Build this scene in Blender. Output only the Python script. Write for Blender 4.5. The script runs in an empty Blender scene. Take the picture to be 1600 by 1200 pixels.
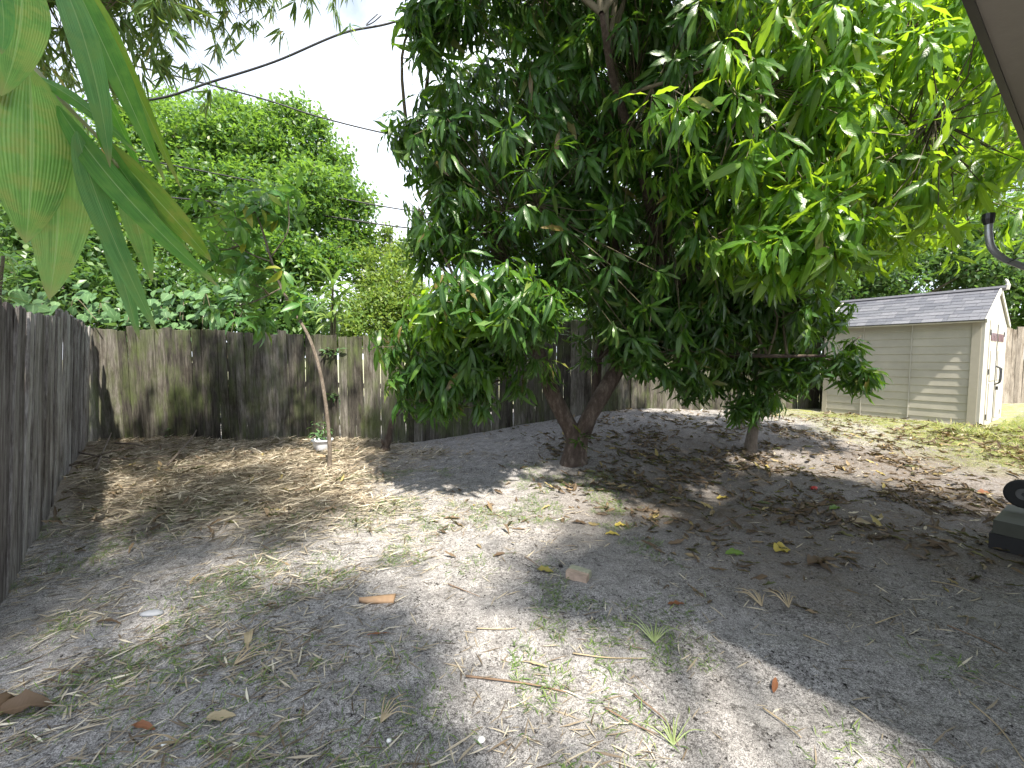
import bpy, bmesh, math, random
import numpy as np
from mathutils import Vector, Matrix
rng = np.random.default_rng(7)
random.seed(7)
S = bpy.context.scene
C = S.collection
rad = math.radians

# ------------------------------------------------------------------ camera
F, CX, CY, H = 660.0, 800.0, 600.0, 1.5
PITCH = math.atan(40.0 / F)
cam_d = bpy.data.cameras.new('camera'); cam = bpy.data.objects.new('camera', cam_d); C.objects.link(cam)
cam.location = (0, 0, H); cam.rotation_euler = (math.pi / 2 - PITCH, 0, 0)
cam_d.sensor_width = 36; cam_d.lens = 36 * F / 1600; cam_d.clip_start = 0.03; cam_d.clip_end = 1200
S.camera = cam

# ------------------------------------------------------------------ light
EL = rad(57); AZ = (0.45, -0.893)
SUN = Vector((AZ[0] * math.cos(EL), AZ[1] * math.cos(EL), math.sin(EL))).normalized()
sd = bpy.data.lights.new('sun', 'SUN'); so = bpy.data.objects.new('sun', sd); C.objects.link(so)
sd.energy = 4.8; sd.angle = rad(1.2); sd.color = (1.0, 0.93, 0.80)
so.rotation_euler = SUN.to_track_quat('Z', 'Y').to_euler(); so.location = SUN * 30
W = bpy.data.worlds.new('World'); S.world = W; W.use_nodes = True
nt = W.node_tree; nt.nodes.clear()
sky = nt.nodes.new('ShaderNodeTexSky'); sky.sky_type = 'NISHITA'; sky.sun_disc = False
sky.sun_elevation = EL; sky.sun_rotation = math.atan2(AZ[0], AZ[1]); sky.air_density = 1.0; sky.dust_density = 1.5
tc = nt.nodes.new('ShaderNodeTexCoord'); nz = nt.nodes.new('ShaderNodeTexNoise')
nz.inputs['Scale'].default_value = 2.6; nz.inputs['Detail'].default_value = 7; nz.inputs['Roughness'].default_value = .55
cr = nt.nodes.new('ShaderNodeValToRGB'); cr.color_ramp.elements[0].position = .36; cr.color_ramp.elements[1].position = .60
cr.color_ramp.elements[0].color = (.25, .25, .25, 1)
mx = nt.nodes.new('ShaderNodeMix'); mx.data_type = 'RGBA'; mx.inputs[7].default_value = (8.7, 9.3, 10.3, 1)
bg = nt.nodes.new('ShaderNodeBackground'); bg.inputs[1].default_value = 0.080
wo = nt.nodes.new('ShaderNodeOutputWorld'); L_ = nt.links.new
L_(tc.outputs['Generated'], nz.inputs['Vector']); L_(nz.outputs[0], cr.inputs[0]); L_(cr.outputs[0], mx.inputs[0])
L_(sky.outputs[0], mx.inputs[6]); L_(mx.outputs[2], bg.inputs[0]); L_(bg.outputs[0], wo.inputs[0])
S.view_settings.view_transform = 'Standard'; S.view_settings.look = 'None'
S.view_settings.exposure = 1.55; S.view_settings.gamma = 1; S.view_settings.use_curve_mapping = False
cy = S.cycles
cy.max_bounces = 7; cy.diffuse_bounces = 4; cy.glossy_bounces = 2; cy.transmission_bounces = 4; cy.transparent_max_bounces = 4
cy.sample_clamp_indirect = 6; cy.use_denoising = True; cy.caustics_reflective = False; cy.caustics_refractive = False

# ------------------------------------------------------------------ geometry of the view
cp, sp_ = math.cos(PITCH), math.sin(PITCH)
def ray(px, py):
    a, b = (px - CX) / F, (CY - py) / F
    return np.array([a, cp + b * sp_, -sp_ + b * cp])
def WP(px, py, d):
    """point at distance d ahead (world y) seen in that direction"""
    r = ray(px, py); t = d / r[1]
    return np.array([0, 0, H]) + r * t
_T = np.random.default_rng(3).random((64, 64, 4))
def vn(x, y, s, k=0):
    x = np.asarray(x, float) / s + 17.3 * k + 900; y = np.asarray(y, float) / s + 9.1 * k + 900
    xi, yi = np.floor(x).astype(int), np.floor(y).astype(int); fx, fy = x - xi, y - yi
    fx = fx * fx * (3 - 2 * fx); fy = fy * fy * (3 - 2 * fy); t = _T[:, :, k % 4]
    g = lambda a, b: t[a % 64, b % 64]
    return (g(xi, yi) * (1 - fx) + g(xi + 1, yi) * fx) * (1 - fy) + (g(xi, yi + 1) * (1 - fx) + g(xi + 1, yi + 1) * fx) * fy
def sst(a):
    a = np.clip(a, 0, 1); return a * a * (3 - 2 * a)
def heap(x, y):
    """thickness mask of the straw heap in the fence corner"""
    x = np.asarray(x, float); y = np.asarray(y, float)
    m = sst((y - (2.9 - .12 * (x + 4) + .5 * (vn(x, y, .8, 1) - .5))) / 1.6) * sst((-1.0 - x + .9 * (vn(x, y, .7, 2) - .5)) / 1.5)
    return m * sst((7.4 - y) / .5)
def gh(x, y):
    x = np.asarray(x, float); y = np.asarray(y, float)
    z = .40 * sst((x + 2.2) / 4.5) * sst((y - 3.5) / 3.7)
    z = z + .10 * np.exp(-((x - 2.6) / 1.8) ** 2 - ((y - 8.3) / 1.4) ** 2)
    z = z + .15 * heap(x, y) * (.6 + .6 * vn(x, y, .45, 3))
    near = 1 / (1 + (np.hypot(x, y) / 12) ** 4)
    z = z + near * (.06 * (vn(x, y, .9, 0) - .5) + .032 * (vn(x, y, .23, 1) - .5) + .017 * (vn(x, y, .09, 2) - .5))
    return z
def GP(px, py):
    z = 0.0
    for _ in range(14):
        r = ray(px, py); t = (z - H) / r[2]; p = np.array([0, 0, H]) + r * t
        z = .5 * z + .5 * float(gh(p[0], p[1]))
    p[2] = gh(p[0], p[1]); return p
def proj(P):
    P = np.asarray(P, float); q = P - np.array([0, 0, H])
    f = q[..., 1] * cp - q[..., 2] * sp_; u = q[..., 1] * sp_ + q[..., 2] * cp
    return CX + F * q[..., 0] / f, CY - F * u / f, f

# ------------------------------------------------------------------ object helpers
def tag(o, label=None, cat=None, group=None, kind=None):
    if label: o['label'] = label
    if cat: o['category'] = cat
    if group: o['group'] = group
    if kind: o['kind'] = kind
    return o
def thing(name, loc, label, cat, group=None, rz=0):
    o = bpy.data.objects.new(name, None); C.objects.link(o)
    o.location = [float(v) for v in loc]; o.rotation_euler = (0, 0, rz); o.empty_display_size = .1
    return tag(o, label, cat, group)
def linkp(name, me, parent, world=True):
    o = bpy.data.objects.new(name, me); C.objects.link(o)
    if parent is not None:
        o.parent = parent
        if world: o.matrix_parent_inverse = pmat(parent).inverted()
    return o
def pmat(p):
    m = Matrix.LocRotScale(p.location, p.rotation_euler, p.scale)
    return m if p.parent is None else pmat(p.parent) @ p.matrix_parent_inverse @ m
def mk(name, V, Fs, mat, parent=None, smooth=False, lf=None, world=True):
    """V (n,3); Fs list of (k,4)/(k,3) int arrays"""
    me = bpy.data.meshes.new(name); V = np.ascontiguousarray(V, np.float32)
    Fs = [np.asarray(f, np.int32) for f in Fs if len(f)]
    loops = np.concatenate([f.ravel() for f in Fs]); tot = np.concatenate([np.full(len(f), f.shape[1], np.int32) for f in Fs])
    st = np.concatenate([[0], np.cumsum(tot)[:-1]]).astype(np.int32)
    me.vertices.add(len(V)); me.vertices.foreach_set('co', V.ravel())
    me.loops.add(len(loops)); me.loops.foreach_set('vertex_index', loops)
    me.polygons.add(len(tot)); me.polygons.foreach_set('loop_start', st); me.polygons.foreach_set('loop_total', tot)
    me.polygons.foreach_set('use_smooth', np.full(len(tot), bool(smooth)))
    if lf is not None:
        a = me.attributes.new('lf', 'FLOAT_VECTOR', 'POINT'); a.data.foreach_set('vector', np.ascontiguousarray(lf, np.float32).ravel())
    me.update(calc_edges=True)
    if mat: me.materials.append(mat)
    return linkp(name, me, parent, world)
class MB:
    def __init__(s): s.V, s.Q, s.T, s.n = [], [], [], 0
    def add(s, V, Q=None, T=None):
        V = np.asarray(V, float)
        if Q is not None and len(Q): s.Q.append(np.asarray(Q) + s.n)
        if T is not None and len(T): s.T.append(np.asarray(T) + s.n)
        s.V.append(V); s.n += len(V); return s
    def box(s, c, e, ax=None):
        """centre c, full size e, optional 3 axis rows"""
        c = np.array(c, float); e = np.array(e, float) / 2
        B = np.array([[x, y, z] for z in (-1, 1) for y in (-1, 1) for x in (-1, 1)]) * e
        if ax is not None: B = B @ np.array(ax, float)
        return s.add(B + c, [[0, 2, 3, 1], [4, 5, 7, 6], [0, 1, 5, 4], [2, 6, 7, 3], [0, 4, 6, 2], [1, 3, 7, 5]])
    def tube(s, P, R, n=8, cap=True):
        P = np.array(P, float); R = np.broadcast_to(np.array(R, float), (len(P),)); m = len(P)
        T = np.gradient(P, axis=0); T /= np.linalg.norm(T, axis=1)[:, None] + 1e-9
        a = np.array([0, 0, 1.]) if abs(T[0][2]) < .9 else np.array([1., 0, 0])
        u = np.cross(T[0], a); u /= np.linalg.norm(u); V = []
        for i in range(m):
            u = u - T[i] * np.dot(u, T[i]); u /= np.linalg.norm(u) + 1e-9; w = np.cross(T[i], u)
            t = np.arange(n) * 2 * math.pi / n
            V.append(P[i] + R[i] * (np.cos(t)[:, None] * u + np.sin(t)[:, None] * w))
        i, j = np.meshgrid(np.arange(m - 1), np.arange(n), indexing='ij'); j2 = (j + 1) % n
        Q = np.stack([i * n + j, i * n + j2, (i + 1) * n + j2, (i + 1) * n + j], -1).reshape(-1, 4)
        V = np.concatenate(V); Tr = []
        if cap:
            V = np.concatenate([V, [P[0], P[-1]]]); k = m * n
            Tr = [[k, (q + 1) % n, q] for q in range(n)] + [[k + 1, (m - 1) * n + q, (m - 1) * n + (q + 1) % n] for q in range(n)]
        return s.add(V, Q, Tr)
    def build(s, name, mat, parent=None, smooth=False, world=True):
        Fs = ([np.concatenate(s.Q)] if s.Q else []) + ([np.concatenate(s.T)] if s.T else [])
        return mk(name, np.concatenate(s.V), Fs, mat, parent, smooth, None, world)
def bez(P, n=10):
    """smooth curve through points (Catmull-Rom)"""
    P = np.array(P, float); P = np.vstack([2 * P[0] - P[1], P, 2 * P[-1] - P[-2]]); out = []
    for i in range(1, len(P) - 2):
        for t in np.linspace(0, 1, n, endpoint=False):
            a, b, c, d = P[i - 1:i + 3]
            out.append(.5 * (2 * b + (c - a) * t + (2 * a - 5 * b + 4 * c - d) * t * t + (3 * b - a - 3 * c + d) * t ** 3))
    out.append(P[-2]); return np.array(out)

# ------------------------------------------------------------------ materials
def nodes(name):
    m = bpy.data.materials.new(name); m.use_nodes = True; t = m.node_tree
    b = t.nodes['Principled BSDF']; return m, t, b
def N(t, typ, **kw):
    n = t.nodes.new('ShaderNode' + typ)
    for k, v in kw.items():
        if k.startswith('_'): setattr(n, k[1:], v)
        else: n.inputs[k.replace('__', ' ')].default_value = v
    return n
def ramp(t, inp, stops):
    r = t.nodes.new('ShaderNodeValToRGB'); e = r.color_ramp.elements
    while len(e) < len(stops): e.new(.5)
    for k, (p, c) in enumerate(stops):
        e[k].position = p; e[k].color = (*c, 1) if len(c) == 3 else c
    t.links.new(inp, r.inputs[0]); return r.outputs[0]
def mixc(t, f, a, b, mode='MIX'):
    m = t.nodes.new('ShaderNodeMix'); m.data_type = 'RGBA'; m.blend_type = mode
    for i, v in ((0, f), (6, a), (7, b)):
        if hasattr(v, 'is_linked'): t.links.new(v, m.inputs[i])
        else: m.inputs[i].default_value = v if i == 0 else (*v, 1)
    return m.outputs[2]
def math_(t, op, a, b=0.0, c=None):
    m = t.nodes.new('ShaderNodeMath'); m.operation = op
    for i, v in enumerate((a, b) if c is None else (a, b, c)):
        if hasattr(v, 'is_linked'): t.links.new(v, m.inputs[i])
        else: m.inputs[i].default_value = v
    return m.outputs[0]
def bump(t, b, h, s=.3, d=.01):
    n = N(t, 'Bump', Strength=s, Distance=d); t.links.new(h, n.inputs['Height']); t.links.new(n.outputs[0], b.inputs['Normal']); return n
def noise(t, vec, scale, detail=4, rough=.6, sc3=None):
    n = N(t, 'TexNoise', Scale=scale, Detail=detail, Roughness=rough)
    if sc3:
        mp = N(t, 'Mapping', Scale=sc3); t.links.new(vec, mp.inputs[0]); vec = mp.outputs[0]
    t.links.new(vec, n.inputs['Vector']); return n.outputs[0]
def plain(name, col, rough=.6, metal=0, var=.15, scale=12, bmp=.1):
    m, t, b = nodes(name); tc = N(t, 'TexCoord'); f = noise(t, tc.outputs['Object'], scale, 5)
    c = ramp(t, f, [(.3, [v * (1 - var) for v in col]), (.7, [min(1, v * (1 + var)) for v in col])])
    t.links.new(c, b.inputs['Base Color']); b.inputs['Roughness'].default_value = rough; b.inputs['Metallic'].default_value = metal
    if bmp: bump(t, b, noise(t, tc.outputs['Object'], scale * 6, 3), bmp, .004)
    return m
def leafmat(name, stops, trans, tfac=.35, rough=.38, rib=(.25, .4, .12), spec=.5, fine=True):
    """stops: colour ramp over the per-leaf random; trans: colour of light passing through"""
    m, t, b = nodes(name); at = N(t, 'Attribute', _attribute_name='lf'); sx = N(t, 'SeparateXYZ'); t.links.new(at.outputs['Vector'], sx.inputs[0])
    oi = N(t, 'ObjectInfo'); r = math_(t, 'FRACT', math_(t, 'ADD', sx.outputs[2], oi.outputs['Random']))
    col = ramp(t, r, stops)
    geo = N(t, 'NewGeometry')
    au = math_(t, 'ABSOLUTE', sx.outputs[0])
    if fine:
        ribm = math_(t, 'LESS_THAN', au, .09)
        col = mixc(t, math_(t, 'MULTIPLY', ribm, .55), col, rib)
        ph = math_(t, 'SUBTRACT', math_(t, 'MULTIPLY', sx.outputs[1], 75.0), math_(t, 'MULTIPLY', au, 9.0))
        vein = math_(t, 'SINE', ph)
        bump(t, b, vein, .12, .002)
        nn = noise(t, geo.outputs['Position'], 60, 2)
        col = mixc(t, math_(t, 'MULTIPLY', nn, .25), col, [c * .5 for c in rib])
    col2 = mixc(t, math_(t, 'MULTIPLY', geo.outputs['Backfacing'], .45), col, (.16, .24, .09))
    t.links.new(col2, b.inputs['Base Color']); b.inputs['Roughness'].default_value = rough; b.inputs['Specular IOR Level'].default_value = spec
    tr = N(t, 'BsdfTranslucent'); tcx = mixc(t, .35, col, trans); 
    tcol = mixc(t, .75, tcx, trans); t.links.new(tcol, tr.inputs[0])
    ms = N(t, 'MixShader'); ms.inputs[0].default_value = tfac
    t.links.new(b.outputs[0], ms.inputs[1]); t.links.new(tr.outputs[0], ms.inputs[2])
    t.links.new(ms.outputs[0], t.nodes['Material Output'].inputs[0]); return m

M_mango = leafmat('mango_leaf', [(0, (.013, .048, .010)), (.45, (.022, .075, .012)), (.8, (.038, .10, .016)), (.94, (.07, .15, .02)), (.975, (.12, .16, .03)), (.985, (.16, .10, .04)), (1, (.13, .08, .04))], (.24, .48, .02), .29, .34, rib=(.13, .24, .06), spec=.4)
M_mango2 = leafmat('sunlit_mango_leaf', [(0, (.022, .075, .012)), (.45, (.045, .125, .018)), (.8, (.085, .20, .02)), (.95, (.14, .25, .03)), (1, (.2, .15, .05))], (.50, .78, .03), .42, .34, rib=(.2, .34, .06), spec=.4)  # lighter copy of the mango leaf, painting sunlight into parts of the crown
M_sap = leafmat('sapling_leaf', [(0, (.04, .13, .035)), (.6, (.065, .19, .045)), (.92, (.12, .24, .035)), (.97, (.35, .33, .03)), (1, (.35, .33, .03))], (.25, .5, .05), .35, .4, rib=(.18, .3, .1))
M_bamboo = leafmat('bamboo_leaf', [(0, (.04, .12, .03)), (.5, (.06, .16, .035)), (.88, (.10, .20, .045)), (.95, (.28, .24, .06)), (1, (.42, .28, .08))], (.32, .42, .06), .4, .45, rib=(.15, .22, .08))
M_ficus = leafmat('far_leaf', [(0, (.028, .078, .02)), (.5, (.05, .125, .026)), (.9, (.09, .175, .035)), (1, (.17, .22, .05))], (.32, .56, .06), .36, .45, fine=False)
M_yel = leafmat('yellow_far_leaf', [(0, (.06, .12, .025)), (.5, (.10, .18, .035)), (1, (.19, .24, .06))], (.42, .58, .08), .38, .45, fine=False)
M_dark = leafmat('dark_leaf', [(0, (.025, .06, .02)), (.6, (.04, .10, .028)), (1, (.09, .16, .04))], (.2, .38, .05), .3, .4, fine=False)
M_vine = leafmat('vine_leaf', [(0, (.03, .085, .028)), (.6, (.05, .125, .04)), (1, (.09, .18, .06))], (.2, .38, .06), .25, .7, rib=(.2, .33, .15))
M_strap = leafmat('strap_leaf', [(0, (.05, .12, .03)), (.5, (.09, .19, .04)), (1, (.25, .33, .09))], (.3, .5, .08), .3, .35, rib=(.35, .4, .15))
M_straw = leafmat('dry_straw', [(0, (.08, .06, .042)), (.25, (.19, .15, .11)), (.55, (.35, .30, .225)), (.85, (.50, .44, .34)), (1, (.66, .61, .50))], (.4, .3, .15), .12, .65, rib=(.5, .4, .25), spec=.2, fine=False)
M_dead = leafmat('dead_leaf', [(0, (.045, .033, .024)), (.4, (.09, .065, .045)), (.75, (.16, .115, .075)), (.93, (.27, .21, .13)), (1, (.36, .30, .10))], (.3, .15, .05), .1, .6, rib=(.25, .18, .1), spec=.25)
M_sprout = leafmat('green_sprout', [(0, (.06, .12, .03)), (.6, (.11, .19, .045)), (1, (.20, .25, .07))], (.3, .42, .08), .3, .5, fine=False)
M_lawn = leafmat('lawn_blade', [(0, (.09, .14, .03)), (.4, (.17, .22, .05)), (.75, (.28, .29, .08)), (1, (.42, .37, .17))], (.4, .45, .1), .3, .55, fine=False)

def barkmat(name, c1, c2, c3, sc=9):
    m, t, b = nodes(name); tc = N(t, 'TexCoord'); f = noise(t, tc.outputs['Object'], sc * 1.6, 8, .75, (1, 1, .4))
    col = ramp(t, f, [(.28, c1), (.5, c2), (.68, c3)]); t.links.new(col, b.inputs['Base Color']); b.inputs['Roughness'].default_value = .85
    f2 = noise(t, tc.outputs['Object'], sc * 5, 5, .7, (1, 1, .25)); bump(t, b, f2, 1.0, .03); return m
M_bark = barkmat('mango_bark', (.030, .019, .014), (.08, .056, .044), (.18, .145, .12))
M_bark2 = barkmat('pale_bark', (.09, .072, .055), (.18, .145, .115), (.28, .24, .2), 14)
M_twig = plain('twig_bark', (.10, .085, .05), .8)
M_fbark = barkmat('far_bark', (.07, .06, .05), (.14, .12, .1), (.22, .2, .17), 5)
M_culm = plain('bamboo_culm', (.16, .17, .06), .5)

def woodmat(name, cols, green, greenlo):
    m, t, b = nodes(name); tc = N(t, 'TexCoord'); oi = N(t, 'ObjectInfo'); geo = N(t, 'NewGeometry')
    vm = N(t, 'VectorMath', _operation='ADD'); t.links.new(tc.outputs['Object'], vm.inputs[0])
    cx = N(t, 'CombineXYZ'); t.links.new(math_(t, 'MULTIPLY', oi.outputs['Random'], 40.0), cx.inputs[0]); t.links.new(math_(t, 'MULTIPLY', oi.outputs['Random'], 17.0), cx.inputs[2])
    t.links.new(cx.outputs[0], vm.inputs[1]); v = vm.outputs[0]
    g1 = noise(t, v, 3.0, 6, .62, (9, 9, .8)); g2 = noise(t, v, 26, 6, .7, (9, 9, .35)); blot = noise(t, geo.outputs['Position'], 1.7, 5, .6)
    f = math_(t, 'ADD', math_(t, 'MULTIPLY', g1, .75), math_(t, 'MULTIPLY', g2, .35))
    f = math_(t, 'ADD', f, math_(t, 'MULTIPLY', math_(t, 'SUBTRACT', oi.outputs['Random'], .5), .26))
    col = ramp(t, f, [(.33, cols[0]), (.5, cols[1]), (.63, cols[2]), (.8, cols[3])])
    gm = ramp(t, math_(t, 'ADD', math_(t, 'MULTIPLY', blot, .6), math_(t, 'MULTIPLY', noise(t, v, 4, 4, .6, (3, 3, .5)), .5)), [(greenlo, (0, 0, 0)), (greenlo + .2, (.85, .85, .85))])
    col = mixc(t, gm, col, green, 'MIX')
    st = ramp(t, noise(t, geo.outputs['Position'], 3.5, 6, .7, (1, 1, .5)), [(.50, (1, 1, 1)), (.68, (.42, .38, .34))])
    col = mixc(t, .9, col, st, 'MULTIPLY'); col = mixc(t, .55, col, ramp(t, g2, [(.35, (.25, .24, .23)), (.6, (1, 1, 1))]), 'MULTIPLY')
    t.links.new(col, b.inputs['Base Color']); b.inputs['Roughness'].default_value = .9; b.inputs['Specular IOR Level'].default_value = .2
    bump(t, b, g2, 1.0, .012); return m
M_wood = woodmat('weathered_board', [(.034, .031, .027), (.088, .080, .069), (.16, .148, .13), (.29, .275, .25)], (.105, .135, .05), .50)
M_wood2 = woodmat('purple_grey_board', [(.10, .085, .085), (.27, .25, .245), (.45, .43, .425), (.66, .64, .62)], (.15, .16, .11), .78)
M_wood3 = woodmat('sunny_board', [(.14, .12, .10), (.24, .21, .18), (.33, .29, .25), (.42, .38, .33)], (.2, .2, .12), .74)

# sand: per-vertex cover (x grass, y brown humus, z straw dust)
def sandmat():
    m, t, b = nodes('grey_sand'); geo = N(t, 'NewGeometry'); P = geo.outputs['Position']
    at = N(t, 'Attribute', _attribute_name='lf'); sx = N(t, 'SeparateXYZ'); t.links.new(at.outputs['Vector'], sx.inputs[0])
    n1 = noise(t, P, 1.6, 6, .6); n2 = noise(t, P, 9, 6, .7); n3 = noise(t, P, 58, 6, .85); n4 = noise(t, P, 210, 3, .7)
    col = ramp(t, n2, [(.3, (.20, .195, .20)), (.5, (.315, .308, .315)), (.72, (.43, .42, .42))])
    col = mixc(t, math_(t, 'MULTIPLY', n1, .35), col, (.28, .24, .20))
    spk = ramp(t, noise(t, P, 2.3, 5, .6), [(.38, (.35, .35, .35)), (.6, (1, 1, 1))])
    col = mixc(t, spk, col, ramp(t, n3, [(.38, (.10, .095, .09)), (.46, (.66, .65, .65)), (.52, (1.0, 1.0, 1.0)), (.62, (1.5, 1.5, 1.5))]), 'MULTIPLY')
    col = mixc(t, .8, col, ramp(t, n4, [(.38, (.15, .15, .15)), (.5, (1, 1, 1)), (.62, (1.5, 1.5, 1.5))]), 'MULTIPLY')
    blk = ramp(t, noise(t, P, 21, 5, .75), [(.56, (1, 1, 1)), (.64, (.25, .24, .23))]); col = mixc(t, .8, col, blk, 'MULTIPLY')
    blk = ramp(t, noise(t, P, 38, 3, .6), [(.655, (1, 1, 1)), (.69, (.10, .09, .085))]); col = mixc(t, .95, col, blk, 'MULTIPLY')
    hum = mixc(t, n2, (.06, .046, .036), (.16, .13, .105)); hum = mixc(t, .7, hum, ramp(t, n3, [(.35, (.4, .4, .4)), (.6, (1.3, 1.3, 1.3))]), 'MULTIPLY')
    col = mixc(t, math_(t, 'MULTIPLY', sx.outputs[1], ramp(t, n2, [(.35, (.4, .4, .4)), (.6, (1, 1, 1))])), col, hum)
    grs = mixc(t, n3, (.14, .17, .045), (.34, .33, .13)); col = mixc(t, math_(t, 'MULTIPLY', sx.outputs[0], ramp(t, noise(t, P, 5, 5, .7), [(.4, (0, 0, 0)), (.58, (1, 1, 1))])), col, grs)
    stw = mixc(t, n3, (.10, .08, .058), (.36, .30, .22)); col = mixc(t, math_(t, 'MULTIPLY', sx.outputs[2], .85), col, stw)
    t.links.new(col, b.inputs['Base Color']); b.inputs['Roughness'].default_value = .95; b.inputs['Specular IOR Level'].default_value = .15
    h = math_(t, 'ADD', math_(t, 'MULTIPLY', n2, .6), math_(t, 'ADD', math_(t, 'MULTIPLY', n3, .35), math_(t, 'MULTIPLY', n4, .15)))
    bump(t, b, h, .9, .03); return m
M_sand = sandmat()

# ------------------------------------------------------------------ ground sheet
xs = np.concatenate([-np.geomspace(400, 9.3, 26), np.arange(-9, -4.2, .06), np.arange(-4.2, 4.6, .03), np.arange(4.6, 13, .07), np.geomspace(13.3, 400, 26)])
ys = np.concatenate([-np.geomspace(200, 2.2, 16), np.arange(-2, .8, .2), np.arange(.8, 5.2, .03), np.arange(5.2, 11.5, .06), np.geomspace(11.8, 700, 30)])
X, Y = np.meshgrid(xs, ys, indexing='ij'); Z = gh(X, Y); nx, ny = X.shape
i, j = np.meshgrid(np.arange(nx - 1), np.arange(ny - 1), indexing='ij'); a = i * ny + j
q = np.stack([a, a + ny, a + ny + 1, a + 1], -1).reshape(-1, 4)
def lawn_mask(x, y):
    u = x - 4.6 + 1.1 * (vn(x, y, 1.1, 2) - .5); v = y - 4.9 + .9 * (vn(x, y, .8, 1) - .5) + .12 * (x - 5)
    return sst(u / 1.6) * sst(v / .7) * (1 - .8 * sst((7.6 - y) / .2) * 0)
def humus(x, y):
    m = 1.0 * sst((x + .1 + .8 * (vn(x, y, .7, 1) - .5)) / 2) * sst((y - 1.9 + .8 * (vn(x, y, .9, 3) - .5)) / 1.5) * (1 - .75 * sst((y - 5.6) / 1.5))
    return m * (.55 + .6 * vn(x, y, .5, 2))
cov = np.stack([lawn_mask(X, Y) * (Y < 40) + (Y > 11), np.clip(humus(X, Y), 0, 1), heap(X, Y)], -1).reshape(-1, 3)
g = mk('ground', np.stack([X, Y, Z], -1).reshape(-1, 3), [q], M_sand, None, True, lf=np.clip(cov, 0, 1))
tag(g, 'grey sandy backyard ground with dark specks and low mounds', 'ground', kind='structure')

# ------------------------------------------------------------------ leaves
def leaf_shape(n=7, w=.16, droop=.5, wave=.0, fold=.25, peak=.85, ph=0., twist=0., side=0.):
    v = np.linspace(0, 1, n); ph_ = droop * v; y = np.concatenate([[0], np.cumsum(np.cos((ph_[1:] + ph_[:-1]) / 2) / (n - 1))])
    z = -np.concatenate([[0], np.cumsum(np.sin((ph_[1:] + ph_[:-1]) / 2) / (n - 1))])
    wd = w / 2 * np.sin(math.pi * np.clip(v, 0, 1) ** peak) ** .8; wd[0] = w * .05; wd[-1] = w * .02
    xo = side * v * v; tw = twist * v; out = []; lf = []
    for k in range(n):
        for u in (-1, 0, 1):
            x0 = u * wd[k]; z0 = (fold * wd[k] if u else 0) + (wave * wd[k] * math.sin(v[k] * 17 + ph + (2.1 if u > 0 else 0)) if u else 0)
            out.append([xo[k] + x0 * math.cos(tw[k]) - z0 * math.sin(tw[k]), y[k], z[k] + x0 * math.sin(tw[k]) + z0 * math.cos(tw[k])]); lf.append([u, v[k], 0])
    Q = [[3 * k + c, 3 * k + c + 1, 3 * k + c + 4, 3 * k + c + 3] for k in range(n - 1) for c in (0, 1)]
    return np.array(out), np.array(Q), np.array(lf)
r_ = np.random.default_rng(11)
V_MANGO = [leaf_shape(8, r_.uniform(.155, .215), r_.uniform(.2, 1.1), r_.uniform(.2, .55), r_.uniform(.1, .5), .85, r_.uniform(0, 6), r_.uniform(-.8, .8), r_.uniform(-.12, .12)) for _ in range(10)]
V_SAP = [leaf_shape(7, r_.uniform(.26, .32), r_.uniform(.3, 1.0), .15, r_.uniform(.1, .4), .8, r_.uniform(0, 6), r_.uniform(-.4, .4)) for _ in range(6)]
V_BAM = [leaf_shape(5, r_.uniform(.09, .13), r_.uniform(.1, .7), .0, .3, .6, 0, r_.uniform(-1, 1), r_.uniform(-.1, .1)) for _ in range(6)]
V_SMALL = [leaf_shape(3, r_.uniform(.42, .55), r_.uniform(.1, .8), 0, r_.uniform(0, .3), .8) for _ in range(4)]
V_STRAP = [leaf_shape(8, r_.uniform(.10, .13), r_.uniform(1.0, 2.1), .05, .4, .75, 0, r_.uniform(-.3, .3)) for _ in range(6)]
V_STRAW = [leaf_shape(4, r_.uniform(.035, .085), r_.uniform(-.5, .5), 0, r_.uniform(-.2, .5), .7, 0, r_.uniform(-1, 1), r_.uniform(-.16, .16)) for _ in range(8)]
V_BLADE = [leaf_shape(3, r_.uniform(.07, .12), r_.uniform(.2, 1.2), 0, .2, .6) for _ in range(5)]
V_DEAD = [leaf_shape(7, r_.uniform(.2, .3), r_.uniform(-.9, .9), .5, r_.uniform(.2, 1.2), .8, r_.uniform(0, 6), r_.uniform(-1.2, 1.2), r_.uniform(-.2, .2)) for _ in range(8)]
def heart(n=8):
    v = np.linspace(0, 1, n); wd = .5 * np.array([.25, .8, 1, .97, .82, .58, .3, .02])[:n]; out = []; lf = []
    back = np.array([-.12, -.06, 0, 0, 0, 0, 0, 0])
    for k in range(n):
        for u in (-1, 0, 1): out.append([u * wd[k], v[k] + (back[k] if u else 0), .12 * wd[k] * abs(u) - .25 * v[k] ** 2]); lf.append([u, v[k], 0])
    return np.array(out), np.array([[3 * k + c, 3 * k + c + 1, 3 * k + c + 4, 3 * k + c + 3] for k in range(n - 1) for c in (0, 1)]), np.array(lf)
V_HEART = [heart()]
def basis(D, Nn, L, wf=1.0):
    """(n,3) directions + normals -> (n,3,3) with rows = images of local x,y,z"""
    D = D / (np.linalg.norm(D, axis=1)[:, None] + 1e-9); Xx = np.cross(D, Nn); Xx /= np.linalg.norm(Xx, axis=1)[:, None] + 1e-9
    Zz = np.cross(Xx, D); L = np.broadcast_to(np.asarray(L, float), (len(D),))[:, None]
    return np.stack([Xx * L * wf, D * L, Zz * L], 1)
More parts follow.
